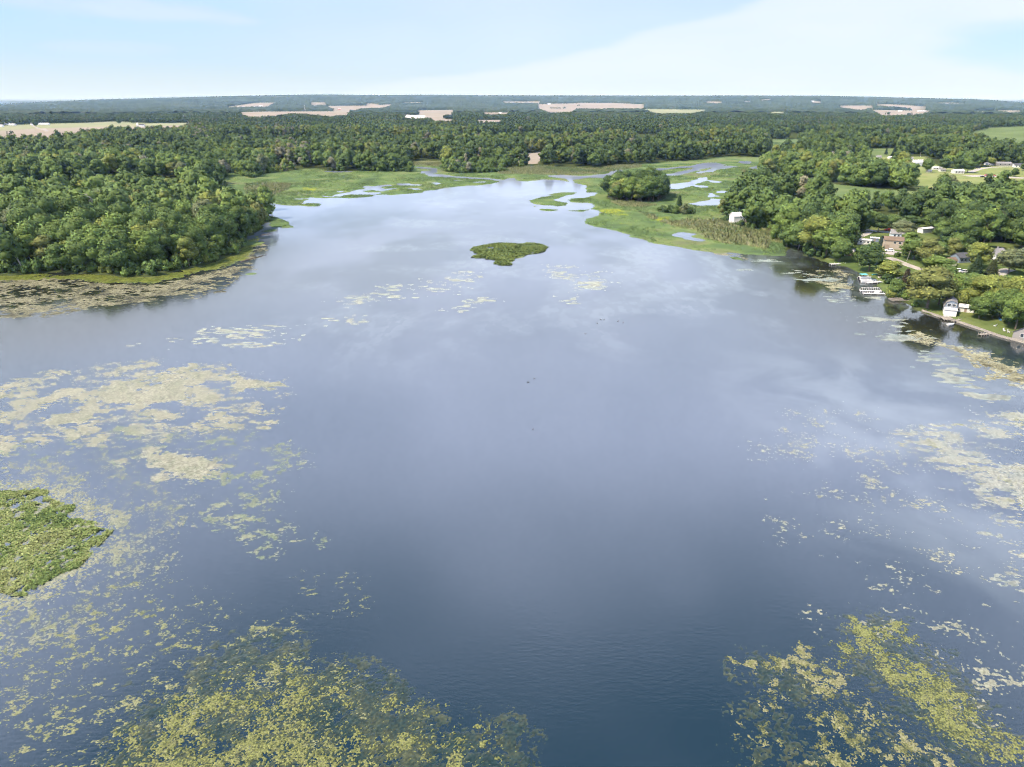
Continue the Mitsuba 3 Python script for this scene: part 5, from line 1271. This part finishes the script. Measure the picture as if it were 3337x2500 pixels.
def pontoon(label, pos, deg, canopy):
    key = fresh('pontoon_boat')
    tw = place((pos[0], pos[1], 0), deg)
    say(key, label, 'pontoon boat')
    for s_ in (-.85, .85):
        part(key, 'float', tube([(-3.0, s_, .10), (2.4, s_, .10), (3.1, s_, .35)], [.32, .32, .08], 10), 'm_silver', tw, smooth=True)
    part(key, 'deck', bx(-2.9, 2.9, -1.2, 1.2, .42, .52), 'm_trim', tw)
    part(key, 'fence', join([bx(-2.8, 2.7, s_ * 1.15 - .03, s_ * 1.15 + .03, .523, 1.15) for s_ in (-1, 1)] + [bx(-2.86, -2.80, -1.1, 1.1, .523, 1.15), bx(2.70, 2.76, -1.1, -.4, .523, 1.15), bx(2.70, 2.76, .4, 1.1, .523, 1.15)]), 'm_white', tw)
    for q in ((-2.2, -.7), (-2.2, .7), (1.6, -.7)):
        part(key, 'seat', bx(q[0] - .5, q[0] + .5, q[1] - .38, q[1] + .38, .523, .98), 'm_cream', tw)
    part(key, 'console', bx(.1, .6, -.9, -.2, .523, 1.3), 'm_trim', tw)
    part(key, 'motor', bx(-3.5, -3.05, -.2, .2, .1, 1.2), 'm_black', tw)
    if canopy:
        part(key, 'canopy', prism([(-1.15, 2.2), (1.15, 2.2), (.8, 2.42), (-.8, 2.42)], -2.4, .8), canopy, tw)
        part(key, 'canopy_frame', join([bx(x0 - .025, x0 + .025, s_ * 1.1 - .025, s_ * 1.1 + .025, 1.15, 2.197) for x0 in (-2.2, .6) for s_ in (-1, 1)]), 'm_steel', tw)


pontoon('pontoon boat with teal canopy moored in the inlet', gv(405, 655), 12, 'm_teal')
pontoon('open white pontoon boat in front of the teal canopied one', gv(425, 695), 4, None)


def hull(label, name, cat, pos, deg, l, w, h, bsdf, inner, z=0.0):
    key = fresh(name)
    tw = place((pos[0], pos[1], z), deg)
    say(key, label, cat)
    t = np.linspace(0, 1, 9)
    half = w / 2 * np.minimum(1, 1.15 * (1 - t ** 3) + .02)
    top = np.stack([l * (t - .5), half, h * (1 + .25 * t ** 2)], 1)
    bot = np.stack([l * (t - .5) * .92, half * .6, np.full(9, -.12) + .3 * t ** 3], 1)
    ring = lambda m_: np.vstack([m_, m_[::-1] * [1, -1, 1]])
    tp, bt = ring(top), ring(bot)
    inn = ring(top * [.95, .86, 1] - [0, 0, .04])
    fl = ring(top * [.9, .78, 0] + [0, 0, h * .25])
    n_ = 18
    k = np.arange(n_)
    q = lambda a, b: np.stack([k + a * n_, (k + 1) % n_ + a * n_, (k + 1) % n_ + b * n_, k + b * n_], 1)
    v = np.vstack([bt, tp, inn, fl])
    cap = np.stack([k[:8], k[1:9], n_ - 2 - k[:8], n_ - 1 - k[:8]], 1)
    part(key, 'hull', (v, np.vstack([q(0, 1), q(1, 2), q(2, 3), cap + 3 * n_, cap[:, ::-1]])), bsdf, tw)
    for xx in (-.22, .12):
        part(key, 'seat', bx(l * xx - .15, l * xx + .15, -w * .36, w * .36, h * .6, h * .68), inner, tw)


hull('white rowing boat beside the dock platform below the lake cottage', 'boat', 'boat', gv(1385, 1178), 20, 3.6, 1.4, .5, 'm_white', 'm_trim')
hull('blue kayak lying on the lawn behind the pontoon boats', 'kayak', 'kayak', on('V1', 522, 622), 8, 3.0, .8, .35, 'm_teal', 'm_black', on('V1', 522, 622)[2] + .1)
hull('upturned-looking pale skiff on the grass beside the blue kayak', 'boat', 'boat', on('V1', 600, 648), 5, 3.4, 1.2, .4, 'm_cream', 'm_timber', on('V1', 600, 648)[2] + .1)
hull('blue kayak under the trees on the shore lawn at the right', 'kayak', 'kayak', on('V1', 1935, 1120), 70, 3.2, .8, .35, 'm_blue', 'm_black', on('V1', 1935, 1120)[2] + .1)
wall_line = ground('R5', [(1500, 885), (1620, 925), (1750, 962), (1900, 1012), (2040, 1062), (2212, 1107), (2400, 1155)])
key = fresh('seawall')
say(key, 'low timber seawall along the lakeside lawns on the right', 'seawall')
wl = np.array(wall_line)
cum = np.concatenate([[0], np.cumsum(np.linalg.norm(np.diff(wl, axis=0), axis=1))])
n_ = int(cum[-1] / 2.4)
pos_ = np.stack([np.interp(np.linspace(0, cum[-1], n_ + 1), cum, wl[:, i]) for i in (0, 1)], 1)
for k in range(n_):
    a_, b_ = pos_[k], pos_[k + 1]
    ang = math.degrees(math.atan2(*(b_ - a_)[::-1]))
    l = np.linalg.norm(b_ - a_)
    tw = place((a_[0], a_[1], 0), ang)
    part(key, 'panel', bx(.005, l - .005, -.10, .10, -1.0, .72), 'm_timber', tw)
    part(key, 'cap', bx(0.0, l - .01, -.18, .18, .723, .80), 'm_timber', tw)
# poles, chairs and other small things of the lawns
for label, zx, base, top, view, lean in (('leaning pale utility pole beside the gravel lane', 882, 465, 345, 'V1', 1.0), ('thin utility pole in front of the grey roofed white house', 1978, 520, 430, 'V1', 0.0), ('white flagpole in the far village', 1122, 262, 220, 'V2', 0)):
    x_, y_, h_, mpp = sight(view, zx, base, top)
    key = fresh('utility_pole' if 'utility' in label else 'flagpole')
    say(key, label, 'pole')
    tw = place((x_, y_, float(land_z(x_, y_))), 0)
    part(key, 'shaft', tube([(0, 0, -.5), (lean, 0, h_)], [.16, .11], 8), 'm_timber' if 'utility' in label else 'm_white', tw, smooth=True)
    if 'utility' in label:
        part(key, 'crossarm', bx(lean - 1.0, lean + 1.0, -.07, .07, h_ - .9, h_ - .75), 'm_timber', tw)
for label, zx, zy, deg in (('white lawn chair on the shore lawn, left of a pair near the right edge', 1985, 1268, 20), ('white lawn chair on the shore lawn, right of a pair near the right edge', 2035, 1280, 35), ('white lawn chair alone under the trees of the shore lawn', 1880, 1205, 200)):
    q = on('V1', zx, zy)
    key = fresh('lawn_chair')
    say(key, label, 'lawn chair')
    tw = place(q, deg)
    part(key, 'seat', bx(-.35, .35, -.35, .35, .36, .42), 'm_white', tw)
    part(key, 'backrest', prism([(.30, .423), (.40, .423), (.62, 1.15), (.54, 1.15)], -.35, .35), 'm_white', tw)
    for sx in (-.3, .3):
        for sy in (-.3, .3):
            part(key, 'leg', bx(sx - .04, sx + .04, sy - .04, sy + .04, -.05, .357), 'm_white', tw)
# ducks
DK = [(775, 278, 'left of the two side by side'), (810, 280, 'right of the two side by side'), (743, 313, 'just below the two side by side'), (943, 295, 'fourth from the left of the group'), (996, 310, 'rightmost of the group'), (628, 418, 'alone below the group'),
      (62, 893, 'alone left of the middle of the lake'), (125, 858, 'just beyond the lone one left of the middle'), (110, 1357, 'nearest the camera among the pale flakes')]
bod = trimesh.creation.icosphere(subdivisions=2)
bv = np.array(bod.vertices)
bv = bv * [.36, .19, .16] + [0, 0, .10]
bv[:, 2] += .10 * np.clip(-(bv[:, 0] + .2), 0, 1)
hv = np.array(bod.vertices) * [.11, .075, .08] + [.36, 0, .38]
for k, (a, b, label) in enumerate(DK):
    s_ = 600 / 1808
    q = at(1700 + a * s_, 950 + b * s_)
    key = fresh('duck')
    say(key, f'dark duck on the lake, {label}', 'duck', 'ducks')
    tw = place((q[0], q[1], 0), [10, 25, 170, 5, 60, 190, 0, 140, 80][k]).scale(.8)
    part(key, 'body', join([(bv, bod.faces), tube([(.26, 0, .12), (.33, 0, .26), (.36, 0, .36)], [.085, .06, .055], 8), (hv, bod.faces)]), 'm_duck', tw, smooth=True)
    part(key, 'bill', bx(.44, .56, -.03, .03, .345, .375), 'm_tan', tw)
# lattice tower in the far fields
q = on('F2', 930, 232)
key = fresh('lattice_tower')
say(key, 'thin steel lattice tower before the far tree belt', 'tower')
H_ = 52.
legs = [np.array([[sx * 3.5, sy * 3.5, -1], [sx * .5, sy * .5, H_]]) for sx in (-1, 1) for sy in (-1, 1)]
for m_ in legs:
    part(key, 'leg', tube(m_, [.28, .18], 4), 'm_steel', place(q, 0))
br = []
for k in range(9):
    z0_, z1_ = H_ * k / 9, H_ * (k + 1) / 9
    w0, w1 = 3.5 - 3.0 * k / 9, 3.5 - 3.0 * (k + 1) / 9
    for s_ in (-1, 1):
        br += [tube([(-w0, s_ * w0, z0_), (w1, s_ * w1, z1_)], [.12, .12], 4), tube([(s_ * w0, -w0, z0_), (s_ * w1, w1, z1_)], [.12, .12], 4)]
part(key, 'bracing', join(br), 'm_steel', place(q, 0), kind='stuff')
for k in range(3):
    part(key, 'arm', bx(-4.5, 4.5, -.15, .15, H_ - 3 - 6 * k, H_ - 2.7 - 6 * k), 'm_steel', place(q, 0))
